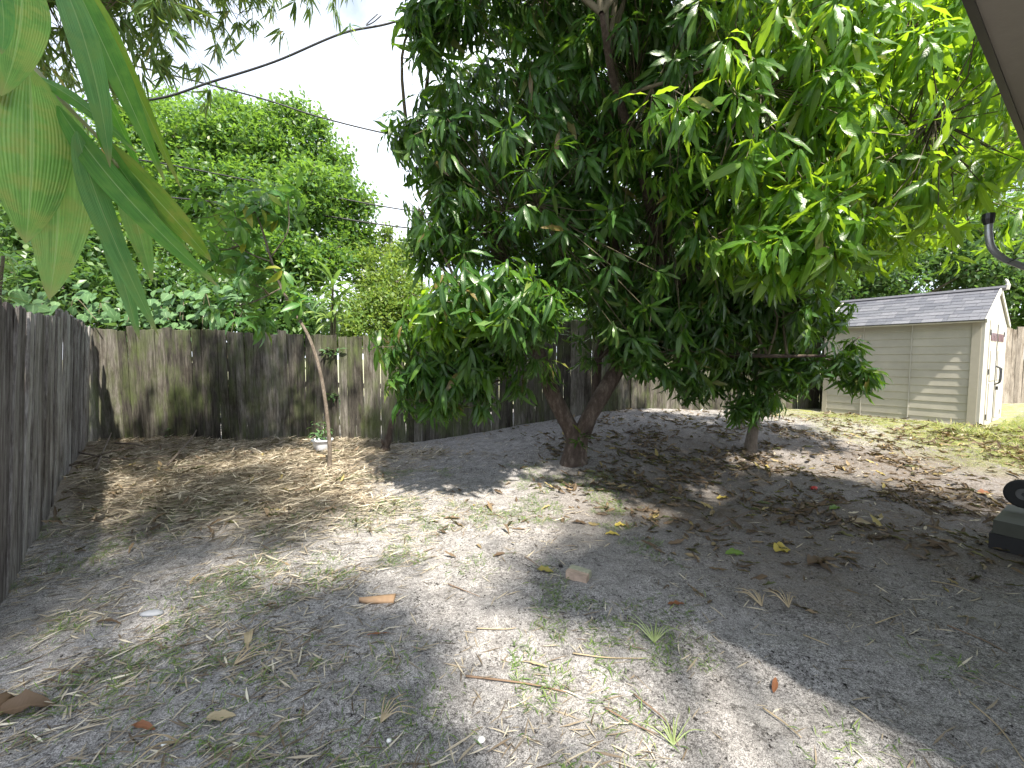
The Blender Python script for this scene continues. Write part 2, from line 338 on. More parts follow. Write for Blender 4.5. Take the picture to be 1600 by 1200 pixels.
class Leaves:
    def __init__(s, variants): s.v = variants; s.T, s.B = [], []
    def add(s, T, B): s.T.append(np.atleast_2d(T)); s.B.append(B); return s
    def cat(s):
        s.T = [np.concatenate(s.T)]; s.B = [np.concatenate(s.B)]; return s.T[0], s.B[0]
    def bake(s, name, mat, parent, idx=None, kind='stuff', seed=1):
        T, B = s.cat(); k = np.random.default_rng(seed); vid = k.integers(0, len(s.v), len(T)); rr = k.random(len(T))
        if idx is None: idx = np.arange(len(T))
        Vs, Qs, Ls, n = [], [], [], 0
        for v, (V0, Q0, L0) in enumerate(s.v):
            ii = idx[vid[idx] == v]
            if not len(ii): continue
            V = np.einsum('mk,nkj->nmj', V0, B[ii]) + T[ii][:, None, :]; Vs.append(V.reshape(-1, 3))
            Qs.append((Q0[None] + (np.arange(len(ii)) * len(V0))[:, None, None] + n).reshape(-1, 4))
            L = np.broadcast_to(L0, (len(ii), *L0.shape)).copy(); L[:, :, 2] = rr[ii][:, None]; Ls.append(L.reshape(-1, 3)); n += len(ii) * len(V0)
        o = mk(name, np.concatenate(Vs), [np.concatenate(Qs)], mat, parent, True, lf=np.concatenate(Ls))
        if kind: o['kind'] = kind
        return o
    def split(s, parent, mat, n=300, name='leaf', rest='foliage', restlabel=None, margin=10, band=None):
        """the n leaves that show largest become parts, the rest one part of stuff"""
        T, B = s.cat(); px, py, f = proj(T); size = np.linalg.norm(B[:, 1], axis=1) / np.maximum(f, .05)
        ok = (px > -margin) & (px < 1600 + margin) & (py > -margin) & (py < 1200) & (f > .05)
        size = np.where(ok, size, 0); order = np.argsort(-size); pick = order[:min(n, int(ok.sum()))]
        rest_i = np.setdiff1d(np.arange(len(T)), pick)
        mes = []
        for V0, Q0, L0 in s.v:
            o = mk(name, V0, [Q0], mat, None, True, lf=L0); mes.append(o.data); bpy.data.objects.remove(o)
        inv = pmat(parent).inverted(); k = np.random.default_rng(5)
        for i in pick:
            o = bpy.data.objects.new(name, mes[int(k.integers(len(mes)))]); C.objects.link(o); o.parent = parent; o.matrix_parent_inverse = inv
            Bm = B[i]; o.matrix_basis = Matrix(((Bm[0][0], Bm[1][0], Bm[2][0], T[i][0]), (Bm[0][1], Bm[1][1], Bm[2][1], T[i][1]), (Bm[0][2], Bm[1][2], Bm[2][2], T[i][2]), (0, 0, 0, 1)))
        if len(rest_i):
            o = s.bake(rest, mat, parent, rest_i)
            if restlabel: o['label'] = restlabel
def whorls(LV, Cn, Ax, nl=(9, 14), L=(.19, .27), grav=(.25, 1.1), spread=(50, 105), k=None):
    """leaf rosettes at twig ends"""
    k = k or rng; n = len(Cn); cnt = k.integers(nl[0], nl[1] + 1, n); idx = np.repeat(np.arange(n), cnt); m = len(idx)
    A = Ax[idx]; up = np.where(np.abs(A[:, 2:3]) < .9, [[0, 0, 1.]], [[1., 0, 0]]); U = np.cross(A, up); U /= np.linalg.norm(U, axis=1)[:, None]; Wv = np.cross(A, U)
    start = np.concatenate([[0], np.cumsum(cnt)[:-1]]); loc = np.arange(m) - start[idx]; ang = loc * 2.4 + k.uniform(0, 6, n)[idx]
    sp = np.radians(k.uniform(spread[0], spread[1], m)); R = np.cos(ang)[:, None] * U + np.sin(ang)[:, None] * Wv
    D = A * np.cos(sp)[:, None] + R * np.sin(sp)[:, None]; g_ = k.uniform(grav[0], grav[1], n)[idx] * k.uniform(.6, 1.4, m)
    D[:, 2] -= g_; D /= np.linalg.norm(D, axis=1)[:, None]
    Nn = A * .8 + k.normal(0, .35, (m, 3)); Nn[:, 2] += .5
    base = Cn[idx] + A * k.uniform(-.09, .03, m)[:, None] + D * .02
    LV.add(base, basis(D, Nn, k.uniform(L[0], L[1], m)))
def in_blob(b, n, k, p=.35, lo=.0):
    """points in ellipsoid b=(cx,cy,cz,rx,ry,rz), biased to the shell"""
    D = k.normal(0, 1, (n, 3)); D /= np.linalg.norm(D, axis=1)[:, None]; r = (lo + (1 - lo) * k.random(n)) ** p
    lump = 1 + .16 * np.sin(D[:, 0] * 5 + b[0]) * np.cos(D[:, 2] * 6 + b[1]) + .1 * np.sin(D[:, 1] * 9)
    return np.array(b[:3]) + D * (r * lump)[:, None] * np.array(b[3:6]), D
def blob(px, py, d, rpx, rpy, rd):
    c = WP(px, py, d); return (c[0], c[1], c[2], rpx / F * d, rd, rpy / F * d)

# ------------------------------------------------------------------ fences
k = np.random.default_rng(21)
def plank_mesh(seed, mat, w=.137, h=1.84, t=.019):
    q = np.random.default_rng(seed); n = 5; V = []; ww = w * q.uniform(.95, 1.02)
    top = q.uniform(-.012, .012); bend = q.normal(0, .004, n); cup = q.uniform(-.004, .004)
    for a in range(n):
        z = h * a / (n - 1); s_ = 1 + q.normal(0, .012)
        for (x, y) in ((-.5, -.5), (0, -.5), (.5, -.5), (.5, .5), (0, .5), (-.5, .5)):
            zz = z + (top * 2 * x + q.normal(0, .006) if a == n - 1 else 0)
            V.append([x * ww * s_ + bend[a], y * t + (cup if x == 0 else 0) + bend[a] * .6, zz])
    Q = [[6 * a + c, 6 * a + (c + 1) % 6, 6 * a + 6 + (c + 1) % 6, 6 * a + 6 + c] for a in range(n - 1) for c in range(6)]
    m_ = 6 * (n - 1); Q += [[m_, m_ + 1, m_ + 4, m_ + 5], [m_ + 1, m_ + 2, m_ + 3, m_ + 4], [5, 4, 1, 0], [4, 3, 2, 1]]
    o = mk('plank', V, [Q], mat); me = o.data; bpy.data.objects.remove(o); return me
def fence(name, P, label, mat, lean=0.0, lean_dir=(0, 1), pitch=.139, hh=1.84, jitter=.02, seed=1, rails=True):
    P = np.array(P, float); q = np.random.default_rng(seed)
    seg = np.linalg.norm(np.diff(P, axis=0), axis=1); cum = np.concatenate([[0], np.cumsum(seg)]); n = int(cum[-1] / pitch)
    root = thing(name, (P[0][0], P[0][1], float(gh(*P[0]))), label, 'fence'); inv = pmat(root).inverted()
    mes = [plank_mesh(seed * 50 + a, mat) for a in range(9)]
    at = lambda s_: np.array([np.interp(s_, cum, P[:, 0]), np.interp(s_, cum, P[:, 1])])
    zz = lambda p: float(np.mean([gh(p[0] + a, p[1] - .1) for a in (-.5, -.25, 0, .25, .5)]))
    for i in range(n):
        s_ = (i + .5) * pitch; p = at(s_); e = at(min(s_ + .1, cum[-1])) - at(max(s_ - .1, 0)); ang = math.atan2(e[1], e[0])
        o = bpy.data.objects.new('plank', mes[int(q.integers(9))]); C.objects.link(o); o.parent = root; o.matrix_parent_inverse = inv
        off = q.normal(0, .006); nrm = np.array([-math.sin(ang), math.cos(ang)])
        le = lean + q.normal(0, .006)
        top = zz(p) - .05 + q.normal(0, jitter)
        M = Matrix.Translation((p[0] + nrm[0] * off, p[1] + nrm[1] * off, top)) @ Matrix.Rotation(-le, 4, Vector((math.cos(ang), math.sin(ang), 0))) @ Matrix.Rotation(ang, 4, 'Z') @ Matrix.Rotation(q.normal(0, .006), 4, 'Y') @ Matrix.Rotation(q.normal(0, .05), 4, 'Z')
        o.matrix_basis = M @ Matrix.Diagonal((1.015, 1, hh / 1.84 + .03, 1))
    # rails and posts on the far side
    for zr in (.35, 1.0, 1.6):
        for a in range(len(P) - 1):
            e = P[a + 1] - P[a]; ln = np.linalg.norm(e); e /= ln; nr = np.array([-e[1], e[0]]); m = max(1, int(ln / 2.4))
            for b in range(m):
                p0 = P[a] + e * ln * b / m; p1 = P[a] + e * ln * (b + 1) / m; z0, z1 = zz(p0) + zr, zz(p1) + zr
                off = nr * (.035 + math.sin(lean) * zr)
                d = np.array([*(p1 - p0), z1 - z0]); L = np.linalg.norm(d); d /= L; n3 = np.array([*nr, 0]); up = np.cross(d, n3) * -1
                MB().box(((p0[0] + p1[0]) / 2 + off[0], (p0[1] + p1[1]) / 2 + off[1], (z0 + z1) / 2), (L * .995, .038, .085), (d, n3, up)).build('rail', mat, root)
    s_ = 0
    while s_ < cum[-1]:
        p = at(s_); e = at(min(s_ + .1, cum[-1])) - at(max(s_ - .1, 0)); e /= np.linalg.norm(e); nr = np.array([-e[1], e[0]])
        c = p + nr * .11; z = zz(p); b = MB(); b.tube([(c[0], c[1], z - .3), (c[0] + nr[0] * math.sin(lean) * 1.7, c[1] + nr[1] * math.sin(lean) * 1.7, z + 1.72)], [.05, .05], 4); b.build('post', mat, root); s_ += 2.4
    return root
PC = np.array([-7.0, 6.9])
fb = fence('wooden_fence', [PC, (-2.2, 7.36), (2.2, 8.25), (11.0, 10.05)], 'long weathered plank fence with green algae running behind the trees and shed', M_wood, 0.0, seed=1)
e_ = np.array([3.52, -4.03]) / np.hypot(3.52, 4.03)
fl = fence('wooden_fence', [PC - e_ * -6.6 - 0, PC + e_ * .06][::1], 'leaning purple-grey plank fence running from the left edge to the corner', M_wood2, -.0, seed=2) if False else None
Pn = PC + e_ * 6.4
fl = fence('wooden_fence', [Pn, PC + e_ * .08], 'leaning purple-grey plank fence running from the left edge back to the corner', M_wood2, -.06, seed=2, jitter=.018)
fr = fence('wooden_fence', [(11.3, 10.1), (16.5, 11.2)], 'sunlit tan-grey plank fence behind the right side of the shed', M_wood3, 0, seed=3)

# ------------------------------------------------------------------ shed
M_side = plain('beige_resin', (.41, .39, .34), .6, var=.13, scale=2.5, bmp=.25)
M_trim = plain('pale_trim', (.47, .455, .415), .5, var=.04, bmp=.1)
M_dtrim = plain('dark_beige_trim', (.40, .37, .31), .55, var=.04, bmp=.1)
def shinglemat():
    m, t, b = nodes('slate_shingle'); oi = N(t, 'ObjectInfo'); tc = N(t, 'TexCoord')
    c = ramp(t, oi.outputs['Random'], [(0, (.07, .072, .09)), (.5, (.095, .097, .115)), (1, (.13, .13, .15))])
    c = mixc(t, .5, c, ramp(t, noise(t, tc.outputs['Object'], 25, 4), [(.3, (.6, .6, .6)), (.7, (1.2, 1.2, 1.2))]), 'MULTIPLY')
    t.links.new(c, b.inputs['Base Color']); b.inputs['Roughness'].default_value = .5; b.inputs['Specular IOR Level'].default_value = .5
    bump(t, b, noise(t, tc.outputs['Object'], 60, 3), .3, .004); return m
M_shin = shinglemat()
M_black = plain('black_metal', (.02, .02, .022), .4); M_conc = plain('pale_concrete', (.42, .40, .36), .85, scale=20)
M_lite = plain('dark_red_glass', (.10, .02, .03), .15); M_sill = plain('shed_floor_rim', (.30, .28, .24), .6)
Np = WP(1523, 673, 6.8); Nz = Np[2]; e1 = np.array([-.562, .827, 0]); e2 = np.array([.827, .562, 0]); ez = np.array([0, 0, 1.])
shed = thing('garden_shed', Np, 'beige lap-sided plastic shed with grey shingled gable roof and double doors', 'shed')
LS, WS, HS, RG = 2.13, 1.98, 1.80, .52
sp3 = lambda a, b, z: Np + e1 * a + e2 * b + ez * z      # a along side wall, b along front
fr3 = (e1, e2, ez)
def sbox(name, a, b, z, e, mat, ax=fr3, lab=None, par=None):
    o = MB().box(sp3(a, b, z), e, ax).build(name, mat, par or shed)
    if lab: o['label'] = lab
    return o
# core walls (inner skins) and siding boards
sbox('wall', LS / 2, .05, HS / 2, (LS - .04, .03, HS), M_side)
sbox('wall', LS / 2, WS - .03, HS / 2, (LS, .05, HS), M_side)
sbox('wall', LS - .02, WS / 2, HS / 2, (.05, WS, HS), M_side)
rows = 13; seams = [(.10, .82), (.835, 1.50), (1.515, LS - .07)]
for (a0, a1) in seams:
    for r in range(rows):
        z0 = .03 + (HS - .05) * r / rows; hh = (HS - .05) / rows
        # wedge board: proud at its lower edge
        V = []
        for a in (a0, a1):
            for (b, z) in ((.035, z0), (.010, z0), (.006, z0 + .005), (.014, z0 + hh), (.035, z0 + hh)): V.append(sp3(a, b, z))
        Q = [[c, c + 1, c + 6, c + 5] for c in range(4)]
        V = np.array(V); n_ = 5
        mk('siding_board', V, [Q, [[0, 2, 1], [0, 3, 2], [0, 4, 3], [5, 6, 7], [5, 7, 8], [5, 8, 9]]], M_side, shed)
for a in (.8275, 1.5075): sbox('seam_strip', a, .012, HS / 2, (.012, .03, HS - .03), M_trim)
sbox('corner_post', .05, .03, HS / 2, (.10, .075, HS + .02), M_dtrim, lab='darker beige corner post by the doors')
sbox('corner_post', LS - .035, .03, HS / 2, (.07, .07, HS), M_dtrim)
sbox('floor_rim', LS / 2, .02, .005, (LS + .05, .1, .05), M_sill)
# front wall with doors
sbox('front_panel', -.012, .17, HS / 2, (.06, .34, HS), M_trim)
sbox('front_panel', -.012, WS - .17, HS / 2, (.06, .34, HS), M_trim)
G0 = HS
gm = []
for s_ in (-.04, .02): gm += [sp3(s_, 0, G0), sp3(s_, WS, G0), sp3(s_, WS / 2, G0 + RG)]
mk('gable', gm, [[[0, 1, 4, 3], [1, 2, 5, 4], [2, 0, 3, 5]], [[0, 2, 1], [3, 4, 5]]], M_trim, shed)
gm = [p + e1 * LS for p in gm]; mk('gable', gm, [[[0, 1, 4, 3], [1, 2, 5, 4], [2, 0, 3, 5]], [[0, 2, 1], [3, 4, 5]]], M_side, shed)
dw = (WS - .68) / 2
for s_ in (0, 1):
    b0 = .34 + s_ * (dw + .01)
    d_ = sbox('door', -.03, b0 + dw / 2 - .004, HS / 2 + .02, (.045, dw - .012, HS - .06), M_side, lab='pale beige shed door leaf with small dark lights')
    for z, h in ((.45, .62), (1.05, .5)): sbox('door_panel', -.058, b0 + dw / 2, z, (.014, dw * .66, h), M_trim, par=d_)
    for c in range(4): sbox('window_pane', -.056, b0 + dw * (.2 + .2 * c), 1.53, (.012, dw * .14, .13), M_lite, par=d_)
    for z in (.2, .95, 1.6): sbox('hinge', -.058, b0 + (.02 if s_ == 0 else dw - .03), z, (.012, .035, .09), M_black, par=d_)
    bh = .34 + dw + (-.05 if s_ == 0 else .06); b = MB()
    b.tube(bez([sp3(-.05, bh, .72), sp3(-.11, bh, .76), sp3(-.12, bh, .88), sp3(-.11, bh, 1.0), sp3(-.05, bh, 1.04)], 5), .011, 6); b.build('handle', M_black, d_)
sbox('door_gap_seal', -.035, .34 + dw, HS / 2, (.05, .02, HS - .1), M_black)
sbox('padlock', -.085, .34 + dw, .66, (.03, .05, .06), M_black)
# roof: deck slopes, shingles, ridge cap
for s_ in (0, 1):
    oh = .10; eav = np.array([0, -oh if s_ == 0 else WS + oh, G0 - oh * RG / (WS / 2)]); rid = np.array([0, WS / 2, G0 + RG])
    sl = rid - eav; ln = np.linalg.norm(sl); sl /= ln; S3 = e2 * sl[1] + ez * sl[2]; Nn = np.cross(e1, S3); Nn = Nn if Nn[2] > 0 else -Nn
    A0 = -.05; AL = LS + .07
    o0 = sp3(0, eav[1], eav[2])
    MB().box(o0 + e1 * (A0 + AL / 2) + S3 * ln / 2 + Nn * .012, (AL, ln, .024), (e1, S3, Nn)).build('roof_deck', M_dtrim if s_ else M_trim, shed)
    nr, nc = 9, 12; q = np.random.default_rng(4 + s_)
    for r in range(nr):
        cuts = np.linspace(0, AL, nc + 1) + (AL / nc / 2 if r % 2 else 0) + q.uniform(-.07, .07, nc + 1); cuts = np.concatenate([[0], cuts[(cuts > .05) & (cuts < AL - .05)], [AL]])
        for c in range(len(cuts) - 1):
            w_ = cuts[c + 1] - cuts[c] - .003; cc = (cuts[c] + cuts[c + 1]) / 2; hgt = ln / nr; lift = q.uniform(.0, .002)
            tilt = .005
            S4 = (S3 * hgt - Nn * tilt); S4 /= np.linalg.norm(S4); N4 = np.cross(e1, S4); N4 = N4 if N4[2] > 0 else -N4
            MB().box(o0 + e1 * (A0 + cc) + S3 * (hgt * (r + .5)) + Nn * (.037 + lift), (w_, hgt * 1.04, .012), (e1, S4, N4)).build('shingle', M_shin, shed)
    # rake trim at the two ends
    for a in (A0 - .012, A0 + AL + .012): MB().box(o0 + e1 * a + S3 * ln / 2 + Nn * .022, (.022, ln + .02, .07), (e1, S3, Nn)).build('rake_trim', M_trim, shed)
MB().tube([sp3(-.12, WS / 2, G0 + RG + .05), sp3(LS + .1, WS / 2, G0 + RG + .05)], .045, 6).build('ridge_cap', M_shin, shed)
MB().tube(bez([sp3(-.12, WS / 2, G0 + RG + .02), sp3(-.13, WS / 2, G0 + RG + .12), sp3(-.10, WS / 2, G0 + RG + .2)], 4), [.035] * 4 + [.022] * 4 + [.008], 6).build('finial', M_trim, shed)
slab = MB().box(sp3(LS / 2 - .25, WS / 2, -.07), (LS + .75, WS + .35, .10), fr3).build('concrete_pad', M_conc, None)
tag(slab, 'pale concrete pad under the beige shed', 'pad')

# ------------------------------------------------------------------ house eave
M_soff = plain('tan_soffit', (.24, .22, .19), .8, var=.05, bmp=.3); M_stuc = plain('stucco', (.50, .46, .38), .9, scale=30, bmp=.5)
M_fas = plain('dark_fascia', (.035, .033, .03), .5); M_roofh = plain('roof_felt', (.16, .15, .14), .9)
zE = 2.7
def at_z(px, py, z): r = ray(px, py); t = (z - H) / r[2]; return np.array([0, 0, H]) + r * t
Ea, Eb = at_z(1524, 0, zE), at_z(1604, 212, zE); hd = Eb - Ea; hd[2] = 0; hd /= np.linalg.norm(hd); hn = np.array([hd[1], -hd[0], 0])   # hn: into the house
house = thing('house', (Ea + hn * 2) * [1, 1, 0], 'edge of a stucco house with tan soffit and dark drip edge overhead at right', 'house')
E0 = Ea - hd * .17; HL = 3.5; OV = .66; fr_h = (hd, hn, ez)
def hbox(name, s_, n_, z, e, mat): return MB().box(np.array([E0[0], E0[1], 0]) + hd * s_ + hn * n_ + ez * z, e, fr_h).build(name, mat, house)
hbox('soffit', HL / 2, OV / 2 + .02, zE + .01, (HL, OV + .04, .02), M_soff)
hbox('fascia', HL / 2, -.012, zE + .07, (HL + .05, .024, .16), M_fas)
hbox('fascia', -.014, 2.5, zE + .07, (.024, 5, .16), M_fas)
hbox('wall', HL / 2 + OV / 2, OV + .1, 1.2, (HL - OV, .2, 3.0), M_stuc)
hbox('wall', OV + .1, OV + 2.6, 1.2, (.2, 4.6, 3.0), M_stuc)
hbox('soffit', .32, 3.0, zE + .01, (.62, 4.4, .02), M_soff)
o0 = np.array([E0[0], E0[1], zE + .15]) - hd * .03 - hn * .03; sl = (hn * 1 + ez * .33); sl /= np.linalg.norm(sl)
MB().box(o0 + hd * HL / 2 + sl * 2.5, (HL + .1, 5.0, .05), (hd, sl, np.cross(hd, sl))).build('roof', M_roofh, house)

# gooseneck pipe
M_pipe = plain('grey_pipe', (.38, .40, .43), .32, .6, var=.1)
pd = 2.75; pp = [WP(1545, 347, pd), WP(1545, 368, pd), WP(1550, 388, pd), WP(1568, 404, pd), WP(1600, 417, pd), WP(1700, 455, pd * .98), WP(1850, 510, pd * .95)]
pipe = thing('bent_pipe', WP(1850, 510, pd * .95), 'bent grey metal pipe with a dark cap under the eave at right', 'pipe')
MB().tube(bez(pp, 6), .019, 10).build('tube', M_pipe, pipe, True)
MB().tube([WP(1545, 350, pd), WP(1544, 342, pd), WP(1545, 334, pd), WP(1545, 333, pd)], [.024, .031, .029, .01], 10).build('cap', M_black, pipe)
MB().tube(bez([WP(1574, 411, pd - .03), WP(1586, 405, pd - .04), WP(1602, 403, pd), WP(1680, 400, pd)], 4), .004, 5).build('wire', M_black, pipe)

# ------------------------------------------------------------------ cart at the right edge
M_rub = plain('black_rubber', (.012, .012, .013), .7, bmp=.3); M_hub = plain('grey_hub', (.10, .10, .10), .5); M_deck = plain('grey_green_deck', (.055, .058, .045), .7)
wc = WP(1601, 772, 3.35); cart = thing('wheeled_cart', (wc[0], wc[1], 0), 'black-wheeled cart with grey-green deck at the right edge', 'cart')
ax_ = np.array([.80, .60, 0])
def wheel(c, R):
    w_ = MB(); t = np.linspace(0, 2 * math.pi, 25)[:-1]; u = np.array([ax_[1], -ax_[0], 0])
    prof = [(-.5, .42), (-.5, .88), (-.36, 1), (.36, 1), (.5, .88), (.5, .42)]; V = []
    for a in t:
        for (w, r) in prof: V.append(c + ax_ * w * R * .42 + (u * math.cos(a) + ez * math.sin(a)) * r * R)
    m = len(prof); n = len(t); Q = [[i * m + j, ((i + 1) % n) * m + j, ((i + 1) % n) * m + (j + 1) % m, i * m + (j + 1) % m] for i in range(n) for j in range(m)]
    o = mk('wheel', V, [Q], M_rub, cart, False)
    MB().tube([c - ax_ * R * .17, c + ax_ * R * .17], [R * .45] * 2, 16).build('hub', M_hub, o)
    MB().tube([c - ax_ * R * .26, c + ax_ * R * .26], [R * .15] * 2, 8).build('axle_cap', M_black, o)
wheel(wc, .115); wheel(wc + np.array([.5, -.06, -.01]), .115)
bc = WP(1622, 832, 3.1); bc[2] = 0
dk = (np.array([.83, .55, 0]), np.array([-.55, .83, 0]), ez)
gz = float(gh(bc[0], bc[1]))
cc_ = bc + dk[0] * .18 + ez * (gz + .15)
b = MB(); b.box(cc_ + ez * .03, (.62, .42, .12), dk); o = b.build('deck', M_deck, cart)
o = MB().box(cc_ - ez * .075, (.65, .45, .12), dk).build('skirt', M_rub, cart)
MB().tube(bez([cc_ + ez * .08 + dk[0] * .15, cc_ + ez * .45 + dk[0] * .42, cc_ + ez * .85 + dk[0] * .75], 4), .014, 6).build('handle', M_black, cart)

# ------------------------------------------------------------------ trees
def limb_tree(root, trunk, limbs, mat, twigmat, sub, k, LV, blobs, nl, L, grav, spread=(50, 105), counts=None, p=.35, twigr=.006, axup=.5, rnd=.3):
    """trunk/limbs: (points, radii); sub-branches grow from limb ends into each blob; whorls joined by twigs"""
    b = MB()
    for P, R in trunk: Pz = bez(P, 6); b.tube(Pz, np.interp(np.linspace(0, 1, len(Pz)), np.linspace(0, 1, len(R)), R), 12)
    b.build('trunk', mat, root, True)
    allp = []
    for P, R in limbs:
        Pz = bez(P, 6); MB().tube(Pz, np.interp(np.linspace(0, 1, len(Pz)), np.linspace(0, 1, len(R)), R), 8).build('branch', mat, root, True); allp.append(Pz)
    for P, R in trunk: allp.append(bez(P, 6)[len(P) * 3:])
    tw = MB(); LP = np.concatenate(allp)
    for bi, bl in enumerate(blobs):
        n = counts[bi]; Cn, D = in_blob(bl, n, k, p); Cn[:, 2] = np.maximum(Cn[:, 2], gh(Cn[:, 0], Cn[:, 1]) + .25)
        ns = max(2, int(n ** .5 * sub)); Sp = []
        S_, _ = in_blob(bl, ns, k, .6)
        S_ = np.array(bl[:3]) + (S_ - np.array(bl[:3])) * .72
        for s_ in S_:
            dd = np.linalg.norm(LP - s_, axis=1) + .5 * np.maximum(0, LP[:, 2] - s_[2]); a = LP[int(np.argmin(dd))]
            mid = (a + s_) / 2 + k.normal(0, .08, 3) * np.linalg.norm(a - s_); mid[2] += .1 * np.linalg.norm(a - s_)
            Pz = bez([a, mid, s_], 4); ll = np.linalg.norm(a - s_); tw.tube(Pz, np.linspace(min(.035, .010 + .010 * ll), twigr * 1.2, len(Pz)), 5, False); Sp.append(Pz[2:])
        Sp = np.concatenate(Sp)
        for c_ in Cn:
            a = Sp[int(np.argmin(np.linalg.norm(Sp - c_, axis=1)))]; mid = (a + c_) / 2 + k.normal(0, .03, 3) + [0, 0, -.03]
            tw.tube([a, mid, c_], [twigr, twigr * .8, twigr * .55], 3, False)
        Ax = D + k.normal(0, rnd, D.shape); Ax[:, 2] += axup; Ax /= np.linalg.norm(Ax, axis=1)[:, None]
        whorls(LV[bi] if isinstance(LV, list) else LV, Cn, Ax, nl, L, grav, spread, k)
    o = tw.build('twigs', twigmat, root, True); o['kind'] = 'stuff'

# --- the big mango
Bm = GP(897, 722); md = Bm[1]
mango = thing('mango_tree', Bm, 'large mango tree with forked reddish trunk and dark drooping leaves filling the yard', 'tree')
w = lambda px, py, dd=0: WP(px, py, md + dd)
base = Bm - [0, 0, .12]
fork = w(896, 678)
k = np.random.default_rng(5)
trunk = [([base + [0, 0, 0], Bm + [0, 0, .12], fork + [0, 0, -.02], w(862, 612), w(838, 540, .1), w(800, 440, .1), w(760, 330, 0)], [.225, .145, .105, .10, .085, .065, .045]),
         ([base + [.03, 0, .05], Bm + [.05, 0, .16], w(912, 668), w(945, 610, .05), w(978, 552, .1), w(1004, 490, .1), w(1035, 400, 0), w(1060, 260, -.1)], [.14, .12, .10, .105, .10, .085, .07, .05]),
         ([w(915, 680, .1), w(930, 630, .3), w(934, 560, .35), w(955, 470, .3), w(940, 360, .3)], [.07, .07, .06, .05, .03])]
limbs = [([w(975, 556, .1), w(955, 545, .2), w(938, 560, .3)], [.04, .03, .02]),
         ([w(1004, 490, .1), w(985, 430, .2), w(960, 380, .2), w(930, 250, .2)], [.06, .055, .045, .03]),
         ([w(1004, 515, .05), w(1060, 535, -.1), w(1110, 552, -.2), w(1200, 556, -.5), w(1290, 556, -.7)], [.045, .035, .03, .022, .014]),
         ([w(1010, 480, .05), w(1060, 440, -.2), w(1150, 360, -.7), w(1240, 280, -1.2), w(1300, 180, -1.6)], [.08, .07, .055, .04, .025]),
         ([w(840, 550, .1), w(800, 520, -.3), w(760, 490, -.8), w(730, 475, -1.1)], [.05, .04, .03, .018]),
         ([w(790, 420, .1), w(740, 340, -.2), w(690, 270, -.4), w(640, 240, -.5)], [.05, .04, .03, .015]),
         ([w(1035, 400, 0), w(1000, 260, -.9), w(960, 130, -1.6), w(940, 20, -2.1)], [.06, .05, .035, .02]),
         ([w(1150, 360, -.7), w(1280, 330, -.9), w(1420, 290, -.8), w(1500, 270, -.6)], [.04, .035, .03, .02]),
         ([w(1060, 260, -.1), w(1080, 120, 0), w(1100, -60, .1)], [.05, .04, .03])]
BL = [((1.32, 5.2, 4.0, 2.45, 2.0, 2.2), 1350),      # main crown
      ((1.1, 3.9, 5.6, 2.2, 1.6, 1.2), 760),        # top overhang
      ((2.6, 3.7, 3.55, 1.55, 1.15, 1.25), 480),    # bright right front
      ((4.3, 4.7, 3.8, 1.6, 1.1, 1.2), 330),        # far right
      ((-.15, 3.95, 2.12, .62, .6, .36), 85), ((-.55, 4.25, 2.0, .5, .5, .34), 50), ((.2, 4.1, 2.0, .36, .42, .25), 30),       # low left clump, lit
      ((-.55, 4.75, 1.6, 1.0, .7, .50), 160), ((-.75, 4.7, 1.2, .6, .5, .35), 60), ((1.3, 6.4, 4.0, 2.3, 1.1, 2.2), 560),      # dark clump below
      ((-.80, 4.7, 3.75, .5, .6, .5), 80),
      ((-.70, 4.5, 2.9, .4, .5, .45), 60),
      ((-.72, 4.2, 4.85, .35, .45, .5), 55),
      ((2.0, 5.1, 1.85, .9, .7, .7), 190), ((2.9, 5.2, 2.1, .8, .6, .5), 130), ((1.55, 5.3, 2.2, .6, .5, .5), 70),
      ((2.2, 3.3, 2.45, .55, .5, .35), 80)]
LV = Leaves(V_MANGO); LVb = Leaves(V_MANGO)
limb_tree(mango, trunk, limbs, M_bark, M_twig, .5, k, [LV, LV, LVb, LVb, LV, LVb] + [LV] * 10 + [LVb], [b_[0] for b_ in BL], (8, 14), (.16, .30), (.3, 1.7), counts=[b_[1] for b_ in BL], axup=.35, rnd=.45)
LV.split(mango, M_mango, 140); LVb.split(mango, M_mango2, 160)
# sprout of leaves in the fork
sp = Leaves(V_MANGO); c0 = w(905, 690, -.15); whorls(sp, np.array([c0, c0 + [.03, -.02, .06]]), np.array([[0, -.3, 1.], [.2, -.3, 1.]]), (8, 10), (.12, .18), (.1, .5), (30, 80))
o = sp.bake('fork_sprout', M_mango, mango)

